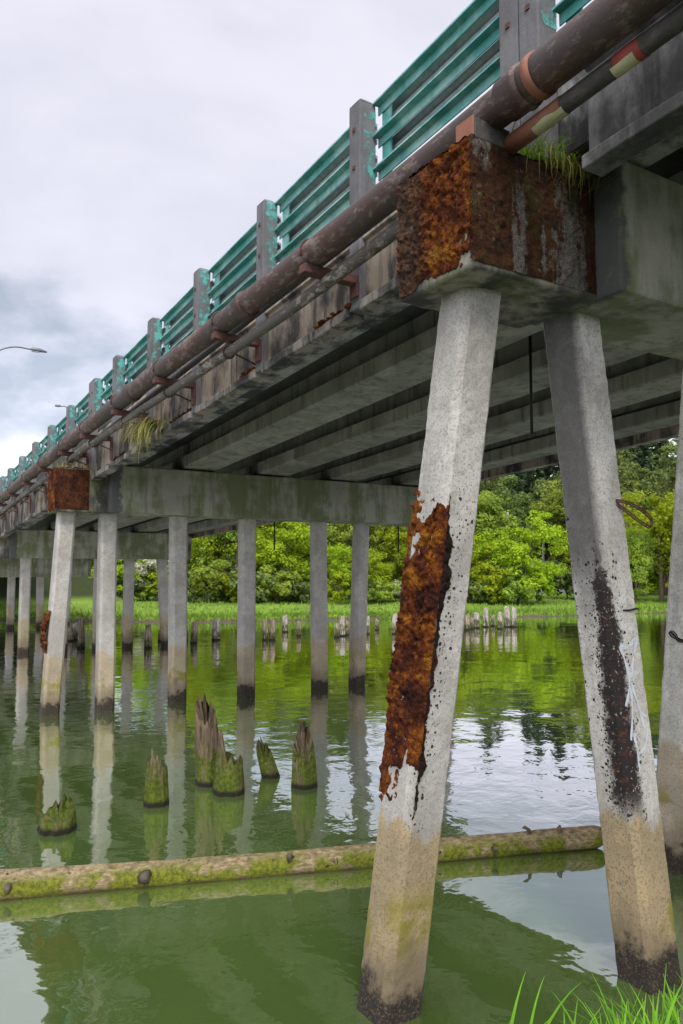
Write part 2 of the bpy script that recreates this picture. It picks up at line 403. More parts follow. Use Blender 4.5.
# ground
m = NT('bank_ground'); P = m.pos(); px, py, pz = m.sep(P)
n1 = m.noise(P, .22, 5, .6); n2 = m.noise(P, 2.5, 5, .65)
gr = m.ramp(m.math('ADD', m.math('MULTIPLY', n1, .6), m.math('MULTIPLY', n2, .4)), [(.36, (.09, .12, .03)), (.5, (.14, .22, .03)), (.64, (.19, .29, .04))])
mud = m.mix(n2, (.05, .042, .028), (.11, .09, .055))
zz = m.math('ADD', pz, m.math('MULTIPLY', m.math('SUBTRACT', n2, .5), .25))
c = m.mix(m.mask(zz, .10, .26), mud, gr)
c = m.mix(m.mask(pz, .68, 1.3), c, m.mix(n2, (.02, .03, .01), (.045, .055, .02)))
c = m.mix(m.mask(m.math('ABSOLUTE', py), 12, 8), c, m.mix(n2, (.04, .05, .015), (.07, .10, .02)))
m.bsdf(c, .95, m.bump(n2, .6, .1), spec=.15); M['ground'] = m.m

LEAF = {
 'bright': leaf_mat('leaf_bright', (.16, .24, .015), (.27, .37, .022), (.38, .47, .035), .45),
 'mid': leaf_mat('leaf_mid', (.14, .21, .04), (.25, .33, .05), (.35, .43, .07), .5),
 'dark': leaf_mat('leaf_dark', (.09, .135, .045), (.15, .205, .06), (.22, .275, .08), .45),
 'blossom': leaf_mat('leaf_blossom', (.10, .15, .03), (.34, .36, .22), (.60, .60, .48)),
 'conifer': leaf_mat('leaf_conifer', (.035, .06, .03), (.06, .095, .045), (.09, .13, .055)),
}

# ------------------------------------------------------------------ camera, world, light
CAMH = 3.0
YAW = 32.06; PITCH = 4.336
cam = bpy.data.objects.new('camera', bpy.data.cameras.new('camera')); link(cam); S.camera = cam
cam.location = (0, 0, CAMH); cam.rotation_euler = (R(90 + PITCH), 0, R(-YAW))
cam.data.sensor_fit = 'HORIZONTAL'; cam.data.sensor_width = 36; cam.data.lens = 36 * 765 / 683
cam.data.clip_start = .05; cam.data.clip_end = 3000
FW = Vector((math.sin(R(YAW)), math.cos(R(YAW)), 0)); RT = Vector((math.cos(R(YAW)), -math.sin(R(YAW)), 0))
def cf(u, d, z=0): v = FW * d + RT * u; return Vector((v.x, v.y, z))   # metres right of / ahead of where the photographer stands

W = bpy.data.worlds.new('World'); S.world = W; W.use_nodes = True
t = W.node_tree; t.nodes.clear()
def wn(typ, **k):
    n = t.nodes.new(typ)
    for a, v in k.items(): setattr(n, a, v)
    return n
out = wn('ShaderNodeOutputWorld'); sky = wn('ShaderNodeTexSky', sky_type='NISHITA'); sky.sun_disc = False
SUN_EL = 48; SUN_AZ = 208       # compass-like: degrees clockwise from +Y
sky.sun_elevation = R(SUN_EL); sky.sun_rotation = R(SUN_AZ)
b1 = wn('ShaderNodeBackground'); b1.inputs[1].default_value = .08; t.links.new(sky.outputs[0], b1.inputs[0])
tc = wn('ShaderNodeTexCoord'); mp = wn('ShaderNodeMapping'); mp.inputs['Scale'].default_value = (1, 1, 2.2); mp.inputs['Location'].default_value = (.30, .62, .45)
t.links.new(tc.outputs['Generated'], mp.inputs[0])
n1 = wn('ShaderNodeTexNoise'); n1.inputs['Scale'].default_value = 1.7; n1.inputs['Detail'].default_value = 7; n1.inputs['Roughness'].default_value = .52; n1.inputs['Distortion'].default_value = .25
t.links.new(mp.outputs[0], n1.inputs['Vector'])
cr = wn('ShaderNodeValToRGB'); t.links.new(n1.outputs['Fac'], cr.inputs[0])
e = cr.color_ramp.elements; e[0].position = .39; e[0].color = (.215, .24, .285, 1); e[1].position = .62; e[1].color = (.465, .458, .508, 1)
x = cr.color_ramp.elements.new(.48); x.color = (.395, .393, .447, 1)
b2 = wn('ShaderNodeBackground'); b2.inputs[1].default_value = 1.0; t.links.new(cr.outputs[0], b2.inputs[0])
# added gain on the unseen sky round the sun, behind the photographer
sd = Vector((math.sin(R(SUN_AZ)) * math.cos(R(SUN_EL)), math.cos(R(SUN_AZ)) * math.cos(R(SUN_EL)), math.sin(R(SUN_EL))))
dt = wn('ShaderNodeVectorMath', operation='DOT_PRODUCT'); t.links.new(tc.outputs['Generated'], dt.inputs[0]); dt.inputs[1].default_value = sd
mr = wn('ShaderNodeMapRange'); mr.interpolation_type = 'SMOOTHSTEP'; t.links.new(dt.outputs['Value'], mr.inputs[0])
mr.inputs[1].default_value = .1; mr.inputs[2].default_value = 1.0; mr.inputs[3].default_value = 1.0; mr.inputs[4].default_value = 3.0
sx_ = wn('ShaderNodeSeparateXYZ'); t.links.new(tc.outputs['Generated'], sx_.inputs[0])
hz = wn('ShaderNodeMapRange'); hz.interpolation_type = 'SMOOTHSTEP'; t.links.new(sx_.outputs[2], hz.inputs[0])
hz.inputs[1].default_value = .42; hz.inputs[2].default_value = .12; hz.inputs[3].default_value = 1.0; hz.inputs[4].default_value = 1.45
mu = wn('ShaderNodeMath', operation='MULTIPLY'); t.links.new(mr.outputs[0], mu.inputs[0]); t.links.new(hz.outputs[0], mu.inputs[1])
t.links.new(mu.outputs[0], b2.inputs[1])
ms = wn('ShaderNodeMixShader'); ms.inputs[0].default_value = .88; t.links.new(b1.outputs[0], ms.inputs[1]); t.links.new(b2.outputs[0], ms.inputs[2])
t.links.new(ms.outputs[0], out.inputs[0])

sun = bpy.data.objects.new('sun', bpy.data.lights.new('sun', 'SUN')); link(sun)
sun.data.energy = 1.5; sun.data.angle = R(22); sun.data.color = (1, .96, .9)
sun.rotation_euler = (-sd).to_track_quat('-Z', 'Y').to_euler()
S.view_settings.view_transform = 'Standard'; S.view_settings.look = 'None'; S.view_settings.exposure = 1.03; S.view_settings.gamma = 1
S.view_settings.use_curve_mapping = False
S.render.engine = 'CYCLES'; S.cycles.max_bounces = 6; S.cycles.diffuse_bounces = 4; S.cycles.transparent_max_bounces = 8

# ------------------------------------------------------------------ ground and water
SHX = [-400, -80, -20, 5, 16, 27, 37, 47.5, 80, 150, 400]; SHY = [150, 78, 60, 51.5, 41.9, 38.5, 35.2, 33.6, 27, 14, -40]
def shore(x): return float(np.interp(x, SHX, SHY))
def fbm(x, y, s): return mn.fractal(Vector((x * s, y * s, .37)), 1.0, 2.0, 4)
def sstep(a, b, x):
    t = max(0, min(1, (x - a) / (b - a))); return t * t * (3 - 2 * t)
def near_z(x, y):
    d = x * FW.x + y * FW.y; u = x * RT.x + y * RT.y
    e = 2.05 + .06 * fbm(x, y, .8) - .10 * max(-6, min(0, u)) * .6 + .04 * max(0, u)
    return 1.72 - 3.4 * sstep(0, 1.9, d - e + .05) if d > e - .3 else 1.72
def ground_z(x, y):
    s = (y - shore(x)) * .93
    z = -1.4
    if s > -4: z = -1.4 + 1.4 * sstep(-4, 0, s)
    if s > 0:
        z = .32 * sstep(0, .9, s) + .35 * sstep(1, 22, s)
        hf = sstep(-.27, .0, (x * RT.x + y * RT.y) / max(1, x * FW.x + y * FW.y))
        z += (.8 + 12 * hf) * sstep(30, 120, s) + 22 * hf * sstep(140, 420, s)
        z += .10 * fbm(x, y, .25) * sstep(0, 2, s)
    d = x * FW.x + y * FW.y
    if d < 12: z = max(z, near_z(x, y) + .05 * fbm(x, y, 1.3))
    # road embankment beyond the abutment
    if y > 55.6:
        ex = max(0, max(3.6 - x, x - 11.9)); zt = 3.45 - max(0, ex - .4) / 1.5
        if zt > z: z = zt
    elif y > 51 and 3 < x < 14.5: z = max(z, .2 + .18 * (y - 51))
    return z
def axis(c, n, a, lim):
    t = np.linspace(-1, 1, n); return c + np.sinh(t * a) / math.sinh(a) * lim
xs = np.unique(np.concatenate([axis(2, 190, 5.2, 700), np.arange(5, 60, 1.0)])); ys = np.unique(np.concatenate([axis(1, 190, 5.2, 700), np.arange(26, 60, 1.0)]))
vs = [(x, y, ground_z(x, y)) for y in ys for x in xs]
nx = len(xs); fs = [(j * nx + i, j * nx + i + 1, (j + 1) * nx + i + 1, (j + 1) * nx + i) for j in range(len(ys) - 1) for i in range(nx - 1)]
tag(link(bpy.data.objects.new('ground', np_mesh('ground', vs, fs, M['ground'], True))), kind='structure')
tag(link(bpy.data.objects.new('water', np_mesh('water', [(-700, -700, 0), (700, -700, 0), (700, 700, 0), (-700, 700, 0)], [(0, 1, 2, 3)], M['water']))), kind='structure')
rd = MB(); rd.prism_y([(4.3, 3.5), (9.7, 3.5), (9.7, 3.57), (4.3, 3.57)], 56.6, 190, False)
tag(rd.build('road', M['asphalt']), kind='structure')

# ------------------------------------------------------------------ bridge
def XR(y): return float(np.interp(y, [9, 17, 30, 42, 56], [13.4, 13.1, 11.5, 10.4, 9.8]))   # far edge: the deck narrows beyond the second bent
def tap(o_mb):
    o_mb.v = [(x if x < 4.9 else 4.9 + (x - 4.9) * (XR(y) - 4.9) / (13.4 - 4.9), y, z) for x, y, z in o_mb.v]; return o_mb
BENTS = [4.2, 17.05, 29.9, 42.6]; ABUT = 55.6
BN = ['nearest bent', 'second bent', 'third bent', 'far fourth bent']
ORD = ['first', 'second', 'third', 'fourth', 'fifth', 'sixth', 'seventh', 'eighth']
LEFTP = 3.39; CAPS = [14.3, 14.3, 11.1, 10.3]
def sub_box(x0, x1, y0, y1, z0, z1, step, amp, seed, cham=.03):
    """box of fine faces with worn, displaced sides"""
    bm = bmesh.new(); bmesh.ops.create_cube(bm, size=1)
    for v in bm.verts: v.co = Vector(((x0 + x1) / 2 + v.co.x * (x1 - x0), (y0 + y1) / 2 + v.co.y * (y1 - y0), (z0 + z1) / 2 + v.co.z * (z1 - z0)))
    bmesh.ops.bevel(bm, geom=bm.edges[:], offset=cham, segments=2, affect='EDGES', profile=.6)
    n = max(2, int(max(x1 - x0, y1 - y0, z1 - z0) / step))
    bmesh.ops.subdivide_edges(bm, edges=[e for e in bm.edges if e.calc_length() > step * 2], cuts=n, use_grid_fill=True)
    bm.normal_update()
    for v in bm.verts:
        d = mn.fractal(v.co * 3.1 + Vector((seed, 0, 0)), .9, 2.1, 5)
        v.co += v.normal * d * amp
    return bm

def bm_obj(name, bm, mat, parent, smooth=True):
    off = world_loc(parent) if parent else Vector()
    for v in bm.verts: v.co -= off
    me = bpy.data.meshes.new(name); bm.to_mesh(me); bm.free(); me.materials.append(mat)
    if smooth: me.polygons.foreach_set('use_smooth', [True] * len(me.polygons))
    return link(bpy.data.objects.new(name, me), parent)

def moss_sheet(name, mat, parent, org, du, dv, nrm, nu, nv, maskf, amp, seed, base=.004):
    """cushiony moss: a fine sheet lifted off the face where maskf says moss grows"""
    org, du, dv, nrm = Vector(org), Vector(du), Vector(dv), Vector(nrm)
    off = world_loc(parent)
    H = {}; vs = []; idx = {}; fs = []
    for i in range(nu + 1):
        for j in range(nv + 1):
            u, v = i / nu, j / nv; p = org + du * u + dv * v
            q = p * 1.0 + Vector((seed, seed * .3, 0))
            mk = maskf(u, v, mn.fractal(q * 4.0, .8, 2.1, 4), mn.fractal(q * 13, .8, 2.1, 3))
            b = mn.fractal(q * 30, .7, 2.0, 3); c = mn.voronoi(q * 38)[0][0]; c2 = mn.voronoi(q * 15)[0][0]
            H[i, j] = mk * amp * (.35 + .45 * b + .4 * (1 - min(1, c * 1.6)) + .75 * (1 - min(1, c2 * 1.5) ** 2)) if mk > 0 else -1
    def vid(i, j):
        if (i, j) not in idx:
            p = org + du * (i / nu) + dv * (j / nv); h = H[i, j]
            jx = Vector((mn.noise(p * 60), mn.noise(p * 60 + Vector((9, 9, 9))), mn.noise(p * 60 + Vector((0, 19, 3))))) * .006
            idx[i, j] = len(vs); vs.append(p + nrm * (base * (0 if h < 0 else 1) + max(h, -.002)) + jx - off)
        return idx[i, j]
    for i in range(nu):
        for j in range(nv):
            ks = [(i, j), (i + 1, j), (i + 1, j + 1), (i, j + 1)]
            if sum(H[k] > 0 for k in ks) >= 2: fs.append([vid(*k) for k in ks])
    if not fs: return None
    return link(bpy.data.objects.new(name, np_mesh(name, [tuple(v) for v in vs], fs, mat, True)), parent)

def clump(name, mat, parent, pts, r, seed):
    """loose tufts of moss as lumpy knobs, one mesh"""
    rr = random.Random(seed); off = world_loc(parent); bm = bmesh.new()
    for p in pts:
        mtx = Matrix.Translation(Vector(p) - off) @ Matrix.Diagonal((rr.uniform(.6, 1.5), rr.uniform(.6, 1.5), rr.uniform(.5, .9), 1))
        g = bmesh.ops.create_icosphere(bm, subdivisions=2, radius=r * rr.uniform(.6, 1.3), matrix=mtx)
        for v in g['verts']: v.co += Vector((mn.noise(v.co * 40), mn.noise(v.co * 41 + Vector((5, 5, 5))), mn.noise(v.co * 39))) * r * .5
    me = bpy.data.meshes.new(name); bm.to_mesh(me); bm.free(); me.materials.append(mat)
    me.polygons.foreach_set('use_smooth', [True] * len(me.polygons))
    return link(bpy.data.objects.new(name, me), parent)

# ---- piles
PS = .355; CH = .048
def pile_mesh(L, rough=False, seed=0):
    a = PS / 2; c = CH
    ring = [(-a + c, -a), (a - c, -a), (a, -a + c), (a, a - c), (a - c, a), (-a + c, a), (-a, a - c), (-a, -a + c)]
    if not rough:
        mb = MB(); mb.add([(x, y, z) for z in (-L, 0) for x, y in ring], [tuple(range(8))[::-1], tuple(range(8, 16))] + [(i, (i + 1) % 8, 8 + (i + 1) % 8, 8 + i) for i in range(8)])
        return mb
    # near piles: finely cut rings so the arrises can be chipped
    pts = []
    for k in range(8):
        p, q = ring[k], ring[(k + 1) % 8]; n = 9 if k % 2 == 0 else 3
        pts += [(p[0] + (q[0] - p[0]) * i / n, p[1] + (q[1] - p[1]) * i / n) for i in range(n)]
    nz = int(L / .035); K = len(pts); vs = []
    for j in range(nz + 1):
        z = -L + L * j / nz
        for x, y in pts:
            r = math.hypot(x, y); e = max(0, (r - a * 1.12) / (a * .25))
            q = Vector((x + seed, y, z))
            d = .0035 * mn.fractal(q * 14, .8, 2, 4) + .012 * e * min(0, mn.fractal(q * 5, .8, 2, 4) - .15)
            wet = sstep(-L + 1.5, -L + .9, z); d += wet * .012 * mn.fractal(q * 9, .8, 2, 4)
            vs.append((x * (1 + d / r), y * (1 + d / r), z))
    fs = [(j * K + i, j * K + (i + 1) % K, (j + 1) * K + (i + 1) % K, (j + 1) * K + i) for j in range(nz) for i in range(K)]
    fs += [tuple(range(K))[::-1], tuple(range(nz * K, nz * K + K))]
    mb = MB(); mb.add(vs, fs); return mb

def add_pile(top, base, label, mat, rough=False, seed=0):
    top = Vector(top); base = Vector(base); d = (base - top); L0 = d.length
    L = L0 * 1.28                                      # driven into the bed
    root = thing('concrete_pile', label, 'pile', top, 'concrete piles under the bridge')
    # minimal rotation that takes -Z to d
    root.rotation_mode = 'QUATERNION'; root.rotation_quaternion = Vector((0, 0, -1)).rotation_difference(d.normalized())
    mb = pile_mesh(L, rough, seed)
    me = bpy.data.meshes.new('shaft'); me.from_pydata(mb.v, [], mb.f); me.materials.append(mat)
    o = link(bpy.data.objects.new('shaft', me), root)
    if rough: me.polygons.foreach_set('use_smooth', [False] * len(me.polygons))
    return root

PXS = [[3.78, 4.84, 6.76, 8.0, 9.97, 11.2, 13.1, 13.9], [3.70, 4.58, 6.2, 7.95, 9.97, 11.3, 13.1, 13.9],
      [3.7, 5.1, 6.4, 7.75, 8.9, 10.2], [3.7, 5.2, 6.6, 8.0, 9.4]]
# lean of foot relative to the head (dx, dy), read pile by pile
LEAN = {
 0: [(-.60, .27), (.19, -.43), (.35, .8), (0, 0), (.1, 0), (0, 0), (.1, 0), (.4, 0)],
 1: [(-.24, 0), (-.03, -.2), (.08, .1), (-.03, -.1), (.05, 0), (-.15, 0), (.05, 0), (.3, 0)],
 2: [(-.3, .1), (0, 0), (.05, 0), (0, 0), (.0, 0), (.25, 0)],
 3: [(-.3, 0), (.05, 0), (0, 0), (.05, 0), (-.05, 0), (0, 0), (0, 0), (.3, 0)],
}
PILES = {}
for b, yb in enumerate(BENTS):
    zc = 5.03 + rz(yb) + .06
    for k, x in enumerate(PXS[b]):
        dx, dy = LEAN[b][k]
        yy = yb
        lab = '%s concrete pile from the left under the %s' % (ORD[k], BN[b])
        if (b, k) == (0, 0): lab = 'leaning grey concrete pile with thick rust-red moss, under the mossy cap end nearest the camera'
        if (b, k) == (0, 1): lab = 'grey concrete pile with black lichen streak and white graffiti, under the nearest bent'
        if (b, k) == (0, 2): lab = 'pale concrete pile with a black wire loop at the right edge of the photo'
        if (b, k) == (1, 0): lab = 'leaning concrete pile with one clump of brown moss, outermost under the second bent'
        mat = M['pile_moss'] if (b, k) == (0, 0) else M['pile_dark'] if (b, k) == (0, 1) else M['pile_pale'] if (b, k) == (0, 2) else M['pile']
        PILES[b, k] = add_pile((x, yy, zc), (x + dx, yy + dy, 0), lab, mat, b == 0 and k < 3, k * 3.1)

# moss on the first pile (own coordinates: z runs down the shaft)
def on_pile(p, fn):
    """build with the pile's local axes, then parent"""
    return fn(p)
bpy.context.view_layer.update()
p00 = PILES[0, 0]
class Loc:  # stand-in parent at origin for local building
    location = Vector((0, 0, 0)); parent = None
def moss_local(pile, name, mat, org, du, dv, nrm, nu, nv, mf, amp, seed):
    dummy = bpy.data.objects.new('tmp', None)
    o = moss_sheet(name, mat, dummy, org, du, dv, nrm, nu, nv, mf, amp, seed)
    if o: o.parent = pile
    bpy.data.objects.remove(dummy); return o
a = PS / 2
def m_left(u, v, n1, n2):      # left face of the first pile: u from rear to front edge, v from head down
    top = sstep(.0, .06, v) * (1 - sstep(.93, 1.0, v)); edge = sstep(.05, .55, u + .25 * n1 - .1 * v)
    thin = .25 + .75 * sstep(.02, .16, v + .35 * n1)
    low = 1 - .85 * sstep(.60, 1.0, v + .35 * n1 + .25 * n2) - .55 * sstep(.55, .95, v) * sstep(.62, .95, u)
    low = max(0, low)
    return max(0, top * low * (1.05 + .7 * n1 + .4 * n2) * thin - .22)
def m_front(u, v, n1, n2):     # front face: u from left edge to the right
    w = (.30 - .22 * v + .05 * math.sin(v * 9)) * sstep(.08, .2, v)
    top = sstep(.0, .06, v) * (1 - sstep(.92, 1.0, v))
    return max(0, top * sstep(w + .05, w - .08, u - .16 * n1 - .04 * n2) - .4)
c = CH
moss_local(p00, 'moss', M['moss'], (-a + .004, a - .01, -1.50), (0, -2 * a + c - .004, 0), (0, 0, -2.38), (-1, 0, 0), 36, 210, m_left, .042, 3)
moss_local(p00, 'moss', M['moss'], (-a - .012, -a + c + .014, -1.50), (c + .02, -c - .02, 0), (0, 0, -2.38), (-.7, -.7, 0), 10, 210, lambda u, v, n1, n2: max(0, sstep(.03, .12, v) * (1 - sstep(.7, .85, v + .1 * n1)) * (1 + .7 * n1 + .3 * n2) - .25), .036, 4)
moss_local(p00, 'moss', M['moss_black'], (-a + c - .01, -a, -1.50), (2 * a - 2 * c, 0, 0), (0, 0, -2.38), (0, -1, 0), 34, 210, m_front, .045, 5)
p10 = PILES[1, 0]
moss_local(p10, 'moss', M['moss'], (-a, a - .02, -2.15), (0, -2 * a + .02, 0), (0, 0, -.9), (-1, 0, 0), 14, 40, lambda u, v, n1, n2: max(0, math.sin(math.pi * v) ** .5 * (1 + .3 * n1) - .2), .12, 6)

# wire loops
def wire(pile, pts, mat, r=.006, label=None):
    mb = MB(); mb.tube(pts, r, 6); o = mb.build('wire_loop', mat, None, True); o.parent = pile
    if label: o['label'] = label
def smooth_pts(ctrl, n=8):
    out = []; c = [Vector(p) for p in ctrl]
    for i in range(len(c) - 1):
        p0 = c[max(i - 1, 0)]; p1 = c[i]; p2 = c[i + 1]; p3 = c[min(i + 2, len(c) - 1)]
        for k in range(n):
            t = k / n
            out.append(.5 * ((2 * p1) + (p2 - p0) * t + (2 * p0 - 5 * p1 + 4 * p2 - p3) * t * t + (3 * p1 - p0 - 3 * p2 + p3) * t ** 3))
    out.append(c[-1]); return out
wl = smooth_pts([(.05, -a + .01, -1.58), (.09, -a - .05, -1.60), (.17, -a - .10, -1.65), (.23, -a - .13, -1.71), (.262, -a - .14, -1.755), (.255, -a - .14, -1.80), (.215, -a - .13, -1.80), (.15, -a - .09, -1.74), (.09, -a - .03, -1.65), (.05, -a + .01, -1.60)])
wire(PILES[0, 1], wl, M['wire'], .007, 'rusty wire loop sticking out of the pile')
wl2 = [p + Vector((.006, -.008, .012)) for p in wl]; wire(PILES[0, 1], wl2, M['wire'], .006)
wl = smooth_pts([(-a + .01, -.06, -2.80), (-a - .04, -.07, -2.79), (-a - .12, -.08, -2.765), (-a - .20, -.06, -2.725), (-a - .225, -.05, -2.69), (-a - .19, -.05, -2.69), (-a - .13, -.05, -2.73), (-a - .07, -.04, -2.79), (-a + .01, -.05, -2.81)])
wire(PILES[0, 2], wl, M['wire_black'], .008, 'black wire loop sticking out of the pile')
wire(PILES[0, 2], [p + Vector((.0, -.012, .016)) for p in wl], M['wire_black'], .006)
# black strap line across the second pile
sb = MB(); sb.tube([(-.02, -a - .003, -2.42), (.05, -a - .004, -2.425), (.12, -a - .004, -2.418), (.165, -a + .0, -2.42)], .008, 6)
o = sb.build('strap', M['wire_black'], None, True); o.parent = PILES[0, 1]

# graffiti strokes on the second pile's front face (x across, z down)
def stroke(mb, pts, w):
    pts = smooth_pts([(x, -a - .004, z) for x, z in pts], 7); vs = []; fs = []
    for i, p in enumerate(pts):
        t = (pts[min(i + 1, len(pts) - 1)] - pts[max(i - 1, 0)]); nrm = Vector((-t.z, 0, t.x)).normalized()
        ww = w * (.8 + .35 * math.sin(i * .7))
        vs += [p + nrm * ww, p - nrm * ww]
    fs = [(2 * i, 2 * i + 1, 2 * i + 3, 2 * i + 2) for i in range(len(pts) - 1)]
    mb.add(vs, fs)
gb = MB()
def zy(y): return -2.64 - (y - 655) * .0079
for w_, pts in ((.015, [(-.11, 660), (-.066, 673), (-.03, 693), (-.12, 716)]), (.016, [(.15, 655), (.075, 670), (-.01, 691)]), (.013, [(-.02, 695), (.05, 716), (.096, 739)]),
                (.012, [(-.02, 695), (-.05, 724), (-.11, 747)]), (.013, [(-.06, 741), (-.02, 759), (.085, 754), (.145, 741)]), (.011, [(-.03, 754), (-.045, 777)]),
                (.012, [(.07, 724), (.15, 729)]), (.017, [(-.11, 660), (0, 662), (.14, 655)])):
    stroke(gb, [(min(x_ * .8 - .02, .105), zy(y_)) for x_, y_ in pts], w_)
o = gb.build('graffiti', M['graffiti'], None); o.parent = PILES[0, 1]; o['label'] = 'white spray-painted scrawl'

# ---- caps
for b, yb in enumerate(BENTS):
    z0, z1 = 5.03 + rz(yb), 5.95 + rz(yb); f0, f1 = yb - .68, yb + .26
    root = thing('pier_cap', ['concrete pier cap with rusty moss-covered end block above the nearest piles',
        'long concrete pier cap with orange mossy end across the second bent', 'concrete pier cap across the third bent in the shade',
        'low dark concrete pier cap across the far fourth bent'][b], 'pier cap', (8.85, yb, z0), 'pier caps')
    CAPR = CAPS[b]
    mb = MB(); mb.box(4.62 if b == 0 else 4.45, CAPR - .02, f0, f1, z0 + .003, z1 + .10)
    mb.build('cap_beam', M['cap'], root, bevel=.025)
    bl = sub_box(LEFTP, 4.66, yb - .44, yb + .40, z0, z1, .03 if b == 0 else .12, .014, b * 5.0)
    bl = bm_obj('end_block', bl, M['block'], root)
    mb = MB(); mb.box(CAPR - .06, CAPR + .2, yb - .44, yb + .40, z0 + .006, z1); mb.build('end_block', M['block'], root, bevel=.03)
    if b < 2:
        n = 1.0 if b == 0 else .35
        # left face (u toward the camera, v down) and front face (u to the right)
        def ml(u, v, n1, n2): return max(0, sstep(1.0, .9, v + .10 * n1) * (.8 + .6 * n1 + .4 * n2) * (1 - .9 * sstep(.72, .84, v + .25 * n2 + .1 * n1) * sstep(.72, .86, u + .25 * n2)) - .10)
        def mf(u, v, n1, n2):
            return max(0, sstep(1.04, .9, u) * (.75 + .5 * n1 + .4 * n2)  - .08) * sstep(1.02, .95, v + .06 * n1)
        def mt(u, v, n1, n2): return max(0, .7 + .6 * n1 - .2)
        moss_sheet('moss', M['moss'], root, (LEFTP - .002, yb + .37, z1 - .02), (0, -.835, 0), (0, 0, z0 - z1 + .04), (-1, 0, 0), int(80 * n), int(90 * n), ml, .035, 11 + b)
        moss_sheet('moss', M['moss_mix'] if b == 0 else M['moss_brown'], root, (LEFTP - .03, yb - .444, z1 - .02), (1.27 if b == 0 else .70, 0, 0), (0, 0, z0 - z1 + .06), (0, -1, 0), int(120 * n), int(90 * n), mf, .022, 15 + b)
        moss_sheet('moss', M['moss'], root, (LEFTP - .01, yb - .45, z1 - .02), (1.2, 0, 0), (0, .84, 0), (0, 0, 1), int(80 * n), int(60 * n), mt, .05, 19 + b)

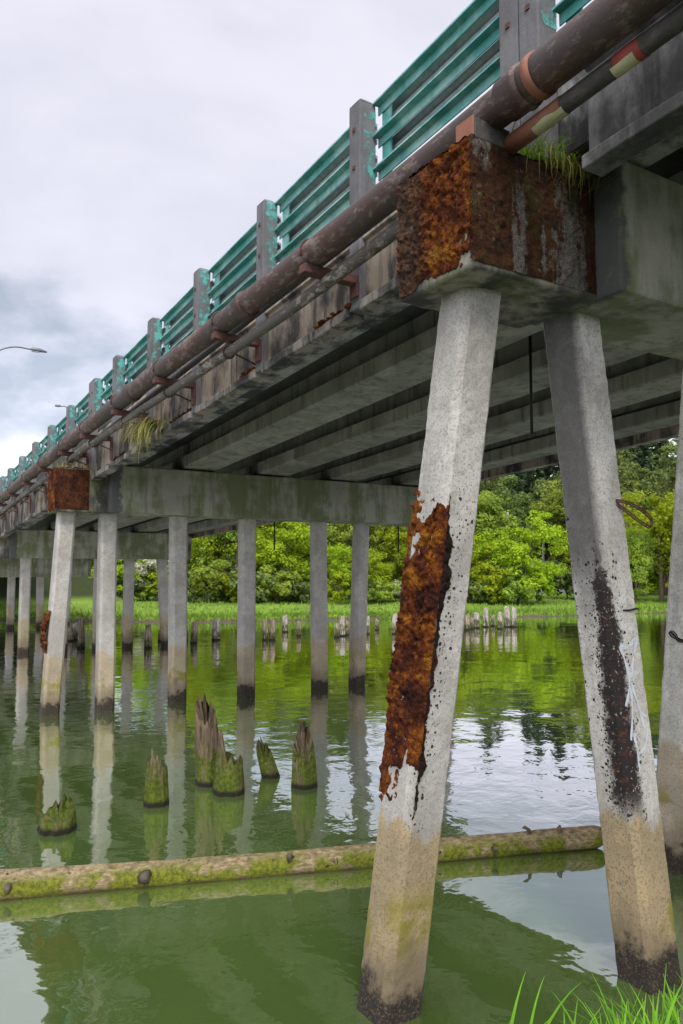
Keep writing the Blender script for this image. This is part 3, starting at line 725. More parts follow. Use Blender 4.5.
# ---- spans: girders, deck, edge panels, railing
SPANS = [(-8.85, 4.0), (4.0, 16.85), (16.85, 29.7), (29.7, 42.4), (42.4, ABUT)]
SN = ['span overhead at the right', 'first span beyond the mossy cap', 'second span', 'third span', 'last span at the far bank']
GIRD = [(4.30, 4.98, 'edge beam under the railing'), (6.12, 6.95, 'second girder in from the pipe side'), (8.05, 8.9, 'third girder in from the pipe side'), (10.15, 11.0, 'fourth girder in from the pipe side'), (12.45, 13.15, 'outermost girder of the far side')]
EDGE = 4.1
for s, (ya, yb) in enumerate(SPANS):
    ya2, yb2 = ya + .03, yb - .03
    for g, (x0, x1, nm) in enumerate(GIRD):
        w = (x1 - x0); xm = (x0 + x1) / 2
        zb = 6.055
        prof = [(x0 + .03, zb), (x1 - .03, zb), (x1, zb + .04), (x1, zb + .22), (xm + w * .28, zb + .36), (xm + w * .28, zb + .62), (x1 + .1, zb + .69), (x0 - .1, zb + .69), (xm - w * .28, zb + .62), (xm - w * .28, zb + .36), (x0, zb + .22), (x0, zb + .04)]
        if g == 0: prof = [(x0, zb - .02), (x1, zb - .02), (x1, zb + .69), (x0, zb + .69)]
        else: prof = [(x0 + .03, zb), (x1 - .03, zb), (x1, zb + .03), (x1, zb + .27), (xm + .13, zb + .38), (xm + .13, zb + .695), (xm - .13, zb + .695), (xm - .13, zb + .38), (x0, zb + .27), (x0, zb + .03)]
        mb = MB(); mb.prism_y(prof, ya2, yb2, True, 6); tap(mb)
        o = mb.build('bridge_girder', M['girder'] if g else M['soffit'], None, loc=(xm, (ya + yb) / 2, zb + rz((ya + yb) / 2)))
        tag(o, 'concrete %s, %s' % (nm, SN[s]), 'girder', 'concrete girders under the deck')
    root = thing('bridge_deck', 'concrete bridge deck with grey edge panels, %s' % SN[s], 'bridge deck', (8.7, (ya + yb) / 2, 6.75 + rz((ya + yb) / 2)), 'deck spans')
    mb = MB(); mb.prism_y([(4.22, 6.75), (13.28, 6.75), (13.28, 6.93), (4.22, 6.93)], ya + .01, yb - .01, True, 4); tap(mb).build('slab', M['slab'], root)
    mb = MB(); mb.prism_y([(4.6, 6.935), (12.9, 6.935), (12.9, 6.99), (4.6, 6.99)], ya + .01, yb - .01, True, 4); tap(mb).build('wearing_course', M['asphalt'], root)
    rail = thing('bridge_railing', 'teal steel bridge railing with concrete posts, %s' % SN[s], 'railing', (EDGE + .1, (ya + yb) / 2, 5.75 + rz((ya + yb) / 2)), 'railing spans')
    n = 6; posts = [ya + .105 + 2.195 * i for i in range(n)] + [yb - .105]
    far = s >= 3
    for py in posts:
        zt = 7.95 + rz(py); zbm = 5.74 + rz(py); h = .1; hx0, hx1 = EDGE, EDGE + .2
        mb = MB(); cc = .03
        mb.box(hx0, hx1, py - h, py + h, zbm, zt - .05)
        mb.add([(hx0, py - h, zt - .05), (hx1, py - h, zt - .05), (hx1, py + h, zt - .05), (hx0, py + h, zt - .05), (hx0 + .04, py - h + .04, zt), (hx1 - .04, py - h + .04, zt), (hx1 - .04, py + h - .04, zt), (hx0 + .04, py + h - .04, zt)], [(4, 5, 6, 7), (0, 1, 5, 4), (1, 2, 6, 5), (2, 3, 7, 6), (3, 0, 4, 7)])
        po = mb.build('post', M['post'], rail, bevel=0 if far else .012)
        if not far:   # old paint daubed on the post sides, and bolt heads
            for zz, hh in ((7.48, .86),):
                mb = MB()
                mb.add([(EDGE + .035 + .05 * mn.noise(Vector((py * 3, zz, i * .9))), py - h - .003, zz + rz(py) - hh / 2 + hh * i / 12) for i in range(13)] + [(EDGE + .199, py - h - .003, zz + rz(py) - hh / 2 + hh * i / 12) for i in range(13)], [(i, 13 + i, 14 + i, i + 1) for i in range(12)])
                mb.build('paint_smear', M['smear'], po, recalc=False)
            for zz in (7.62, 7.22):
                mb = MB(); mb.box(EDGE - .012, EDGE + .002, py - .02, py + .02, zz + rz(py) - .02, zz + rz(py) + .02)
                mb.build('bolt', M['rust'], po)
    for i in range(n):
        y0, y1 = posts[i] + .1, posts[i + 1] - .1
        yp = 3.42 if (s, i) == (0, 5) else y1      # the last panel stops short above the nearest cap
        # rails: channel sections, flange towards the river
        for zt in (7.90, 7.555, 7.205):
            x = EDGE + .24; prof = [(x, zt), (x - .085, zt), (x - .085, zt - .018), (x - .012, zt - .018), (x - .012, zt - .112), (x, zt - .112)]
            mb = MB(); mb.prism_y(prof, y0 - .0, y1 + .0, True, 1); mb.build('rail', M['teal'], rail)
        for yy in ((y0 + .12, y1 - .12) if not far else (y0 + .12,)):
            mb = MB(); mb.box(EDGE + .245, EDGE + .27, yy - .07, yy + .07, 6.98 + rz(yy), 7.84 + rz(yy)); mb.build('upright_plate', M['teal'], rail)
        for zt in (7.86, 7.505):   # galvanised beam behind the gaps
            x = EDGE + .30; prof = [(x, zt), (x + .05, zt - .035), (x + .05, zt - .07), (x, zt - .11), (x, zt - .14), (x + .05, zt - .18), (x + .05, zt - .22), (x + .06, zt - .22), (x + .06, zt + .0), (x + .01, zt + .012)]
            mb = MB(); mb.prism_y(prof, y0 - .0, y1 + .0, True, 1); mb.build('guard_beam', M['galv'], rail)
        # edge panel and sill
        mb = MB(); mb.prism_y([(EDGE + .07, 5.82), (EDGE + .18, 5.82), (EDGE + .18, 6.92), (EDGE + .07, 6.55), (EDGE + .03, 6.52), (EDGE + .03, 6.44), (EDGE + .07, 6.42)], y0 + .005, yp - .005, True, 2)
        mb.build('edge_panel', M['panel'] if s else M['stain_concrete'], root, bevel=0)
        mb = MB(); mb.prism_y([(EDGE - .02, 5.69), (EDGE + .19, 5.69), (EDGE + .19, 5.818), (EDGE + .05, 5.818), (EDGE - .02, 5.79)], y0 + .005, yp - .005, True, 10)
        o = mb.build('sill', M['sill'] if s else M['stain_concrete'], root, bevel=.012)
        for v in o.data.vertices: v.co += Vector((mn.noise(v.co * 3), 0, mn.noise(v.co * 3.3 + Vector((7, 1, 2))))) * .012
    # far side parapet seen from below only
    mb = MB(); mb.prism_y([(13.29, 5.9), (13.5, 5.9), (13.5, 7.0), (13.29, 7.0)], ya + .01, yb - .01, True, 2); tap(mb).build('edge_panel', M['panel'], root)

# abutment
ab = thing('abutment', 'dark concrete abutment wall under the far end of the bridge', 'abutment', (8.8, ABUT + .5, .3))
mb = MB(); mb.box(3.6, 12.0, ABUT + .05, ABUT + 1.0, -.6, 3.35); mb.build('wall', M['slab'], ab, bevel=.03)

# ---- pipes
def ramp_line(x, z, y0, y1, n): return [(x, y0 + (y1 - y0) * i / n, z + rz(y0 + (y1 - y0) * i / n)) for i in range(n + 1)]
def MZ_(y): return float(np.interp(y, [2.8, 4.8, 7.3, 10.1, 13.7, 18.1, 30, 56], [6.14, 6.155, 6.225, 6.30, 6.40, 6.48, 6.56, 6.66]))
def SZ_(y): return float(np.interp(y, [2.8, 7, 9.2, 12.2, 16.1, 30, 56], [5.955, 5.93, 5.97, 6.09, 6.19, 6.29, 6.4]))
def pipe_line(x, zf, y0, y1, n): return [(x, y0 + (y1 - y0) * i / n, zf(y0 + (y1 - y0) * i / n) + rz(y0 + (y1 - y0) * i / n)) for i in range(n + 1)]
main = thing('water_pipe', 'thick rusty water pipe running along the outside of the railing', 'pipe', (3.62, 20, 6.2 + rz(20)))
MX = 3.6
mb = MB(); mb.tube(pipe_line(MX, MZ_, -4, 3.6, 12) + pipe_line(MX, MZ_, 3.61, 56, 60), [.138] * 13 + [.13] * 61, 28); mb.build('pipe_run', M['pipe'], main, True)
for y in np.arange(3.42, 56, 4.3):
    mb = MB(); mb.tube([(MX, y + q, MZ_(y + q) + rz(y + q)) for q in (0, .05, .055, .2)], [.15, .158, .145, .145], 28)
    mb.build('coupling', M['pipe'], main, True)
mb = MB(); mb.tube(pipe_line(MX, MZ_, 3.30, 3.36, 1), .15, 28); mb.build('band', M['orange_wrap'], main, True)
ypost = []
for s, (ya, yb) in enumerate(SPANS): ypost += [ya + .105 + 2.195 * i for i in range(0 if s else 4, 6)]
for y in ypost:
    if abs(y - 4.105) < .1: continue
    yy = y - .02; zz = rz(yy); MZ = MZ_(yy)
    mb = MB(); mb.box(MX - .12, EDGE - .002, yy - .06, yy + .06, MZ - .215 + zz, MZ - .13 + zz); mb.box(EDGE - .03, EDGE - .002, yy - .07, yy + .07, 5.85 + zz, MZ - .21 + zz)
    br = mb.build('bracket', M['rust'], main, bevel=.006)
    arc = [(MX + .142 * math.cos(t_), yy, MZ + .142 * math.sin(t_) + zz) for t_ in np.linspace(-.35, math.pi + .35, 18)]
    mb = MB(); mb.tube(arc, .011, 8); mb.build('strap', M['rust'], br, True)
mb = MB(); mb.box(3.41, 3.74, 3.74, 3.92, 5.93, 6.075); sd_ = mb.build('saddle', M['pipe_dark'], main, bevel=.008)
mb = MB(); mb.box(3.395, 3.408, 3.74, 3.92, 5.935, 6.085); mb.build('saddle_plate', M['orange_wrap'], main, bevel=.003)

SX = 3.75; SZ = 5.94
small = thing('conduit_pipe', 'thin crusted conduit pipe below the thick rusty pipe', 'pipe', (SX, 20, SZ + rz(20)))
mb = MB(); mb.tube(pipe_line(SX, SZ_, 4.4, 56, 40), .062, 18); mb.build('pipe_run', M['pipe_pale'], small, True)
mb = MB(); mb.tube(pipe_line(SX, SZ_, -4, 4.42, 10), .062, 20); mb.build('pipe_run', M['pipe_dark'], small, True)
mb = MB(); mb.tube(pipe_line(SX, SZ_, 2.66, 2.84, 2), .066, 20); pp = mb.build('painted_band', M['red_paint'], small, True); pp['label'] = 'chipped red painted band'
mb = MB(); mb.tube(pipe_line(SX, SZ_, 3.26, 3.75, 2), .066, 20); pp = mb.build('painted_band', M['orange_wrap'], small, True)
def half_band(y0, y1):
    vs = []; fs = []
    for i in range(9):
        y = y0 + (y1 - y0) * i / 8
        for j in range(9):
            th = -2.6 + 1.45 * j / 8 + .25 * mn.noise(Vector((y * 9, j, 1)))
            vs.append((SX + .068 * math.cos(th), y, SZ_(y) + rz(y) + .068 * math.sin(th)))
    fs = [(i * 9 + j, i * 9 + j + 1, i * 9 + j + 10, i * 9 + j + 9) for i in range(8) for j in range(8)]
    mb = MB(); mb.add(vs, fs); return mb.build('peeling_paint', M['cream_paint'], small, True)
half_band(2.70, 2.86); half_band(3.24, 3.50)
for y in ypost:
    if y < 8: continue
    yy = y + .12; zz = rz(yy); SZ = SZ_(yy)
    arc = [(SX + .075 * math.cos(t_), yy, SZ + .075 * math.sin(t_) + zz) for t_ in np.linspace(0, 2 * math.pi, 15)]
    mb = MB(); mb.tube(arc, .010, 6, False); mb.tube([(SX + .07, yy, SZ + zz), (EDGE + .02, yy, SZ - .1 + zz)], .012, 6)
    mb.build('hanger_ring', M['pipe_pale'] if y > 12 else M['rust'], small, True)
third = tag(MB().tube(ramp_line(3.96, 6.38, -4, 56, 40), .05, 14).build('cable_duct', M['pipe_dark'], None, True, loc=(3.98, 20, 6.33 + rz(20))), 'thin dark cable duct tucked behind the thick rusty pipe', 'pipe')

# hanging drain rods under the deck
for (x, y, z0, z1, lab) in ((7.45, 7.15, 4.79, 6.6, 'thin black drain rod hanging below the deck between the two nearest piles'),
                            (9.7, 19.0, 3.55, 5.6, 'thin drain rod hanging past the second bent near its fourth pile'), (12.95, 17.62, 3.5, 5.9, 'thin drain rod hanging past the second bent beside the mossy pile')):
    tag(MB().tube([(x, y, z0), (x, y, z1)], .02, 8).build('drain_rod', M['wire_black'], None, True, loc=(x, y, z1)), lab, 'drain', 'drain rods')

# ---- plants on the bridge
def blades(n, basef, lenf, widf, droop, seed, segs=5, lean=(.05, .45), azr=(0, 6.283)):
    rr = random.Random(seed); vs = []; fs = []
    for _ in range(n):
        p = Vector(basef(rr)); L = lenf(rr); w = widf(rr); az = rr.uniform(*azr); ln = rr.uniform(*lean)
        d = Vector((math.cos(az), math.sin(az), 0)); side = Vector((-d.y, d.x, 0)); bend = droop * rr.uniform(.4, 1.6)
        b = len(vs); q = p.copy(); ang = math.pi / 2 - ln
        for i in range(segs + 1):
            tt = i / segs; ww = w * (1 - tt ** 1.5) * .5 + .0004
            vs += [q + side * ww, q - side * ww]
            q = q + (d * math.cos(ang) + Vector((0, 0, math.sin(ang)))) * (L / segs); ang -= bend / segs * (1 + tt)
        fs += [(b + 2 * i, b + 2 * i + 1, b + 2 * i + 3, b + 2 * i + 2) for i in range(segs)]
    return vs, fs
def blade_obj(name, vs, fs, mat, loc):
    L = Vector(loc); o = bpy.data.objects.new(name, np_mesh(name, [tuple(Vector(v) - L) for v in vs], fs, mat, True)); o.location = loc; return link(o)
v, f = blades(260, lambda r: (r.gauss(4.22, .15), 3.78 + r.uniform(-.03, .2), 5.95), lambda r: r.uniform(.14, .42), lambda r: r.uniform(.008, .014), 1.9, 3, 6, (.1, .9), (2.6, 5.8))
tag(blade_obj('grass_tuft', v, f, M['grass'], (4.34, 3.9, 5.94)), 'green grass tuft growing on top of the nearest mossy cap end', 'grass tuft')
v, f = blades(70, lambda r: (r.gauss(4.30, .16), 3.77 + r.uniform(-.03, .06), 5.95), lambda r: r.uniform(.25, .6), lambda r: r.uniform(.004, .009), 2.6, 4, 7, (.6, 1.4), (3.6, 5.6))
tag(blade_obj('dry_grass', v, f, M['dry_grass'], (4.38, 3.8, 5.93)), 'dry straw-coloured grass hanging over the nearest cap end', 'grass tuft')
yh = 12.05
v, f = blades(260, lambda r: (3.95 + r.uniform(-.1, .15), yh + r.gauss(0, .16), 5.86 + rz(yh)), lambda r: r.uniform(.25, .85), lambda r: r.uniform(.010, .02), 1.6, 5, 6, (1.2, 2.2), (2.2, 4.1))
tag(blade_obj('hanging_grass', v, f, M['dry_grass'], (3.95, yh, 5.86 + rz(yh))), 'clump of dry yellow grass hanging from the bridge edge below the pipes', 'grass tuft')
v, f = blades(160, lambda r: (r.uniform(3.4, 4.6), 16.65 + r.uniform(-.1, .3), 5.95 + rz(17.05)), lambda r: r.uniform(.12, .35), lambda r: r.uniform(.008, .014), 2.6, 6)
tag(blade_obj('dry_grass', v, f, M['dry_grass'], (4.0, 16.8, 5.95 + rz(17.05))), 'withered grass on top of the second mossy cap end', 'grass tuft')
rr = random.Random(5)
for k, (y, L, lab) in enumerate(((6.75, .5, 'yellow-green moss cushion on the sill just beyond the nearest cap'), (8.85, .45, 'orange-green moss cushion on the sill by the second railing post'), (11.3, .7, 'brown moss and soil on the sill beside the hanging grass'), (14.6, .8, 'dark soil and moss on the sill before the second bent'))):
    d = tag(bpy.data.objects.new('moss_cushion', None), lab, 'moss', 'moss on the bridge sill'); link(d); d.location = (EDGE + .01, y, 5.82 + rz(y))
    pts = [(EDGE + rr.uniform(-.02, .1), y + rr.gauss(0, L * .4), 0) for _ in range(int(60 * L))]; pts = [(x, yy, 5.815 + rz(yy)) for x, yy, _ in pts]
    clump('cushion', M['moss'] if k < 2 else M['moss_dull'], d, pts, .035, k)

# ------------------------------------------------------------------ log, stumps, pilings
def log_obj():
    A = Vector((-3.4, 9.6, .05)); B = Vector((6.92, 5.74, .10)); n = 150; K = 28; vs = []
    ax = (B - A).normalized(); s1 = ax.cross(Vector((0, 0, 1))).normalized(); s2 = s1.cross(ax)
    for i in range(n + 1):
        t_ = i / n; p = A.lerp(B, t_) + Vector((0, 0, .03 * math.sin(t_ * 7))) + s1 * .05 * math.sin(t_ * 5 + 1); r = (.178 - .064 * t_) * (1 + .07 * mn.noise(Vector((t_ * 6, 0, 4))))
        for j in range(K):
            th = 2 * math.pi * j / K; d = s1 * math.cos(th) + s2 * math.sin(th)
            q = Vector((t_ * 30, math.cos(th) * 1.4, math.sin(th) * 1.4))
            rr_ = r * (1 + .10 * mn.fractal(q * Vector((.25, 1, 1)) if False else Vector((q.x * .25, q.y, q.z)), .9, 2, 4) + .05 * mn.noise(Vector((t_ * 8, th * 3, 2))))
            if i == n: rr_ *= .8
            vs.append(p + d * rr_)
    fs = [(i * K + j, i * K + (j + 1) % K, (i + 1) * K + (j + 1) % K, (i + 1) * K + j) for i in range(n) for j in range(K)]
    fs += [tuple(range(K))[::-1], tuple(range(n * K, n * K + K))]
    return A, B, s1, vs, fs
m = NT('floating_log_wood'); P = m.pos(); nrm = m.sep(m.n('ShaderNodeNewGeometry').outputs['Normal'])
wz = m.sep(P)[2]
big = m.noise(P, 3.0, 6, .65); fine = m.noise(m.pos((3, 3, 10)), 5, 6, .7); g = m.noise(P, 26, 5, .7)
c = m.ramp(fine, [(.3, (.06, .045, .028)), (.48, (.20, .15, .08)), (.68, (.36, .30, .19))])
mossf = m.math('MULTIPLY', m.mask(big, .38, .50), m.mask(wz, .22, .12))
c = m.mix(mossf, c, m.mix(m.mask(g, .35, .65), (.06, .075, .01), (.17, .18, .015)))
c = m.mix(m.mask(m.math('ADD', wz, m.math('MULTIPLY', m.math('SUBTRACT', big, .5), .1)), .05, -.01), c, (.05, .03, .015))
c = m.mix(m.mask(m.noise(P, 8, 4, .7), .62, .68), c, (.03, .022, .015))
m.bsdf(c, .9, m.bump(m.math('ADD', fine, g), .7, .02), spec=.2); M['log'] = m.m
A, B, s1, vs, fs = log_obj()
lg = thing('floating_log', 'long mossy log floating across the foreground water', 'log', (A + B) / 2)
mb = MB(); mb.add(vs, fs); mb.build('trunk', M['log'], lg, True)
for t_, sgn, rr_ in ((.455, 1, .035), (.565, 1, .05), (.69, -1, .035), (.955, 0, .035), (.885, 1, .028)):
    p = A.lerp(B, t_); r = .185 - .065 * t_; d = (s1 * (sgn * -1) * .8 + Vector((0, 0, .9 if sgn <= 0 else .35))).normalized()
    if sgn == 1: d = (Vector((-s1.x, -s1.y, 0)) * (1 if s1.y > 0 else -1) + Vector((0, 0, .25))).normalized()
    mb = MB(); mb.tube([p + d * r * .7, p + d * (r + .02), p + d * (r + .045) + Vector((.02, 0, 0))], [rr_ * 1.2, rr_ * .8, rr_ * .3], 9, True, .9); mb.build('knot', M['bark'], lg, True)
mb = MB(); p = A.lerp(B, .925) + Vector((0, 0, .1)); mb.tube([p, p + Vector((-.02, 0, .05)), p + Vector((-.07, .01, .085)), p + Vector((-.1, .01, .08))], [.018, .02, .018, .01], 7, True, .3); mb.build('twig', M['bark'], lg, True)

def stump(loc, h, r, label, seed, lean=(0, 0), spire=1.0, mat=None, group='rotten stumps in the water', K=30, name='rotten_stump', sharp=2.0):
    """ragged old timber: the rim of the top is torn into splinters of unequal height"""
    rr_ = random.Random(seed); pk = rr_.uniform(0, 6.28) if sharp < 5 else 0; vs = []; n = 16
    tops = []
    for j in range(K):
        th = 2 * math.pi * j / K; c_ = .5 + .5 * math.cos(th - pk)
        t_ = h * (1 - spire * .62 + spire * .62 * c_ ** sharp) * (1 + .22 * spire * mn.noise(Vector((math.cos(th) * 3, math.sin(th) * 3, seed))) + .22 * spire * rr_.uniform(-1, .6))
        tops.append(max(.05, t_))
    for i in range(n + 1):
        f_ = i / n
        for j in range(K):
            th = 2 * math.pi * j / K; z = -.8 + (tops[j] + .8) * f_
            zz = max(0, z) / max(h, .01)
            rad = r * (1.08 - .25 * zz) * (1 + .20 * mn.noise(Vector((math.cos(th) * 2.6, math.sin(th) * 2.6, z * .8 + seed))) + .16 * mn.noise(Vector((math.cos(th) * 9, math.sin(th) * 9, z * .9 + seed))))
            rad *= 1 - .45 * spire * max(0, zz - .55)
            vs.append((rad * math.cos(th) + lean[0] * zz, rad * math.sin(th) + lean[1] * zz, z))
    fs = [(i * K + j, i * K + (j + 1) % K, (i + 1) * K + (j + 1) % K, (i + 1) * K + j) for i in range(n) for j in range(K)]
    c0 = len(vs); vs.append((lean[0] * .5, lean[1] * .5, min(tops) * .8))
    fs += [(n * K + j, n * K + (j + 1) % K, c0) for j in range(K)]
    mb = MB(); mb.add([Vector(v) + Vector(loc) for v in vs], fs)
    o = mb.build(name, mat or M['wood'], None, K > 20, loc=loc); return tag(o, label, 'stump' if name == 'rotten_stump' else 'piling', group)
stump((4.27, 10.32, 0), 1.22, .17, 'tallest rotten timber stump with bare brown top in the mid water', 3, (-.08, 0), .45, sharp=1.2)
stump((4.33, 9.78, 0), .80, .185, 'stout mossy stump standing in front of the tallest stump', 11, (0, 0), .75)
stump((3.33, 9.80, 0), .68, .145, 'short green mossy stump left of the tallest stump', 5, (0, .0), .6)
stump((5.17, 10.2, 0), .56, .12, 'small leaning dark stump right of the tallest stump', 8, (-.16, .03), .8)
stump((5.34, 9.50, 0), .88, .165, 'pointed stump with green foot, rightmost of the mid-water stumps', 21, (-.03, 0), .9)
stump((2.05, 9.45, 0), .36, .19, 'lowest dark broken stump barely above the water at the left', 14, (.02, 0), .9)
mb = None
# mossy stub on the short stump
FAR = [  # (px, top_y, water_y, width px, pale)
 (70, 625, 641, 6, 0), (81, 617, 648, 7, 0), (148, 624, 648, 7, 0), (186, 626, 640, 4, 0), (194, 620, 643, 7, 0), (216, 617, 640, 8, 1),
 (265, 619, 640, 6, 0), (272, 618, 640, 6, 0), (285, 615, 632, 6, 2), (299, 621, 636, 5, 0), (337, 622, 637, 5, 0), (342, 615, 636, 6, 1), (347, 620, 635, 4, 0),
 (367, 616, 634, 6, 2), (377, 619, 630, 4, 0), (395, 612, 634, 6, 2), (467, 613, 630, 5, 0), (477, 612, 628, 6, 1), (486, 607, 627, 6, 2), (493, 615, 626, 4, 1),
 (500, 611, 629, 5, 1), (507, 606, 627, 6, 2), (514, 606, 627, 6, 2), (472, 617, 629, 4, 0), (160, 629, 641, 4, 0), (75, 622, 640, 6, 2), (44, 622, 640, 6, 0), (62, 612, 634, 7, 2)]
def px_water(px, py):
    f_ = 765.; d = Vector((0, 0, 0)); cp, sp = math.cos(R(PITCH)), math.sin(R(PITCH))
    a_ = (px - 341.5) / f_; b_ = (512 - py) / f_
    v = FW * (cp - b_ * sp) + RT * a_ + Vector((0, 0, sp + b_ * cp)); k = CAMH / -v.z
    return FW * ((cp - b_ * sp) * k) + RT * (a_ * k), k
TONE = ['dark wooden', 'grey wooden', 'pale bleached wooden']
for i, (px, ty, wy, w, tone) in enumerate(FAR):
    p, k = px_water(px, wy); h = (wy - ty) / 765. * k; r = w / 2 / 765. * k
    where = 'beyond the far left piles' if px < 90 else 'off the bank between left piles' if px < 230 else 'under the middle of the bridge' if px < 330 else 'left of the mossy pile' if px < 450 else 'right of the mossy pile'
    n_ = sum(1 for q in FAR if q[4] == tone and (q[0] < px)) + 1
    stump((p.x, p.y, 0), h, r, '%s piling stub %s, %s of its colour' % (TONE[tone], where, (ORD + ['ninth', 'tenth', 'eleventh', 'twelfth', 'thirteenth', 'fourteenth', 'fifteenth'])[n_ - 1]), 100 + i, (0, 0), .25, [M['wood_far'], M['wood_pale'], M['wood_pale']][tone], 'old pilings off the far bank', 14, 'timber_piling', 1.0)

# ------------------------------------------------------------------ vegetation
def quads(cent, nrm, size, rng):
    n = len(cent); up = rng.normal(size=(n, 3)); a_ = np.cross(nrm, up); a_ /= np.linalg.norm(a_, axis=1)[:, None] + 1e-9
    b_ = np.cross(nrm, a_); s_ = size[:, None]
    v = np.stack([cent - a_ * s_ * .5, cent - b_ * s_ * .9 * .6, cent + a_ * s_ * .5, cent + b_ * s_ * .9], 1).reshape(-1, 3)
    return v, np.arange(4 * n).reshape(-1, 4)
def broadleaf(seed, h=9, cr_=3.4, cb=.2, leaf=.2, nc=70, per=95, spread=.62, mat='mid', bushy=False):
    rng = np.random.default_rng(seed); ch = h * (1 - cb); C0 = np.array([0, 0, h * cb + ch * .5])
    # lobes give an uneven outline
    nl = 9; lob = rng.normal(size=(nl, 3)); lob /= np.linalg.norm(lob, axis=1)[:, None]; lob[:, 2] = rng.uniform(-.85, .95, nl)
    lobc = lob * np.array([cr_ * .55, cr_ * .55, ch * .40]) * rng.uniform(.6, 1.05, (nl, 1)); lobr = rng.uniform(.26, .62, nl)
    cs = []
    for i in range(nc):
        k = rng.integers(nl); d = rng.normal(size=3); d /= np.linalg.norm(d)
        c_ = lobc[k] + d * lobr[k] * np.array([cr_, cr_, ch * .42]) * rng.uniform(.55, 1)
        cs.append(c_)
    cs = np.array(cs) + C0; cs[:, 2] = np.maximum(cs[:, 2], h * cb + .35 if not bushy else .15)
    cen = []; nr = []
    for c_ in cs:
        r_ = rng.uniform(.22, .85) * cr_ / 3.4; d = rng.normal(size=(per, 3)); d /= np.linalg.norm(d, axis=1)[:, None]
        q = c_ + d * (r_ * rng.uniform(.35, 1, (per, 1)) ** .6) * np.array([1.15, 1.15, .75]); cen.append(q)
        n_ = d + np.array([0, 0, .5]) + rng.normal(size=(per, 3)) * .5; nr.append(n_ / np.linalg.norm(n_, axis=1)[:, None])
    cen = np.concatenate(cen); nr = np.concatenate(nr)
    v, f = quads(cen, nr, leaf * rng.uniform(.6, 1.3, len(cen)), rng)
    crown = np_mesh('crown', v, f, LEAF[mat])
    mb = MB(); rb = .02 * h
    top = Vector((rng.normal() * .2, rng.normal() * .2, h * .72))
    tp = [Vector((0, 0, -.4)), Vector((.05, 0, h * cb * .8)), Vector((top.x * .5, top.y * .5, h * .45)), top]
    mb.tube(tp, [rb * 1.25, rb, rb * .65, rb * .2], 8, True, .2)
    for i in range(11):
        c_ = Vector(cs[rng.integers(len(cs))]); s_ = Vector((.03, 0, h * rng.uniform(cb * .7, .5))); mid = s_.lerp(c_, .5) + Vector((0, 0, .25))
        mb.tube([s_, mid, c_], [rb * .5, rb * .3, rb * .1], 6, False, .15)
    tm = bpy.data.meshes.new('trunk'); tm.from_pydata([tuple(v) for v in mb.v], [], mb.f); tm.materials.append(M['bark'])
    return crown, tm
def conifer(seed, h=16, r=2.8, mat='conifer', leaf=.32):
    rng = np.random.default_rng(seed); cen = []; nr = []; z = h * .12
    while z < h * .99:
        t_ = (z - h * .12) / (h * .88); L = r * (1 - t_) ** .85 * rng.uniform(.75, 1.15) + .15
        for k in range(rng.integers(5, 8)):
            az = rng.uniform(0, 6.283); Lk = L * rng.uniform(.6, 1.1); n_ = int(16 + 22 * Lk)
            s_ = rng.uniform(.1, 1, n_) ** .8; droop = rng.uniform(.15, .45)
            wv = rng.normal(size=n_) * .22 * Lk * (1.15 - s_) * .7
            x = np.cos(az) * s_ * Lk - np.sin(az) * wv; y = np.sin(az) * s_ * Lk + np.cos(az) * wv
            cen.append(np.stack([x, y, z - droop * s_ ** 1.4 * Lk + rng.normal(size=n_) * .09], 1)); q = rng.normal(size=(n_, 3)) * .5 + np.array([0, 0, 1.0]); nr.append(q / np.linalg.norm(q, axis=1)[:, None])
        z += rng.uniform(.28, .5) * h / 16
    cen = np.concatenate(cen); nr = np.concatenate(nr); v, f = quads(cen, nr, leaf * rng.uniform(.6, 1.3, len(cen)), rng)
    crown = np_mesh('crown', v, f, LEAF[mat]); mb = MB(); mb.tube([(0, 0, -.4), (0, 0, h * .5), (0, 0, h * .97)], [.016 * h, .01 * h, .01], 8)
    tm = bpy.data.meshes.new('trunk'); tm.from_pydata([tuple(v) for v in mb.v], [], mb.f); tm.materials.append(M['bark']); return crown, tm
PROTO = {
 'bright': [broadleaf(1, 8.4, 4.0, .05, .17, 105, 105, mat='bright'), broadleaf(2, 8, 3.6, .05, .17, 95, 105, mat='bright'), broadleaf(12, 9, 4.2, .06, .17, 110, 105, mat='bright')],
 'mid': [broadleaf(3, 12, 4.4, .06, .2, 120, 115, mat='mid'), broadleaf(4, 11, 4.6, .06, .2, 120, 115, mat='mid'), broadleaf(13, 12.5, 4.2, .06, .2, 120, 115, mat='mid')],
 'dark': [broadleaf(5, 13, 4.8, .08, .24, 110, 105, mat='dark'), broadleaf(6, 14, 5, .08, .24, 110, 105, mat='dark')],
 'blossom': [broadleaf(7, 4.6, 2.5, .06, .16, 60, 100, mat='blossom', bushy=True)],
 'conifer': [conifer(8), conifer(9, 18, 3.2)],
 'shrub': [broadleaf(10, 2.3, 1.7, .03, .15, 40, 70, mat='mid', bushy=True), broadleaf(11, 2.0, 1.9, .03, .15, 40, 70, mat='dark', bushy=True), broadleaf(14, 2.2, 1.7, .03, .15, 40, 70, mat='bright', bushy=True)],
}
NAMES = {'bright': 'broadleaf_tree', 'mid': 'broadleaf_tree', 'dark': 'broadleaf_tree', 'blossom': 'flowering_shrub', 'conifer': 'conifer_tree', 'shrub': 'shrub'}
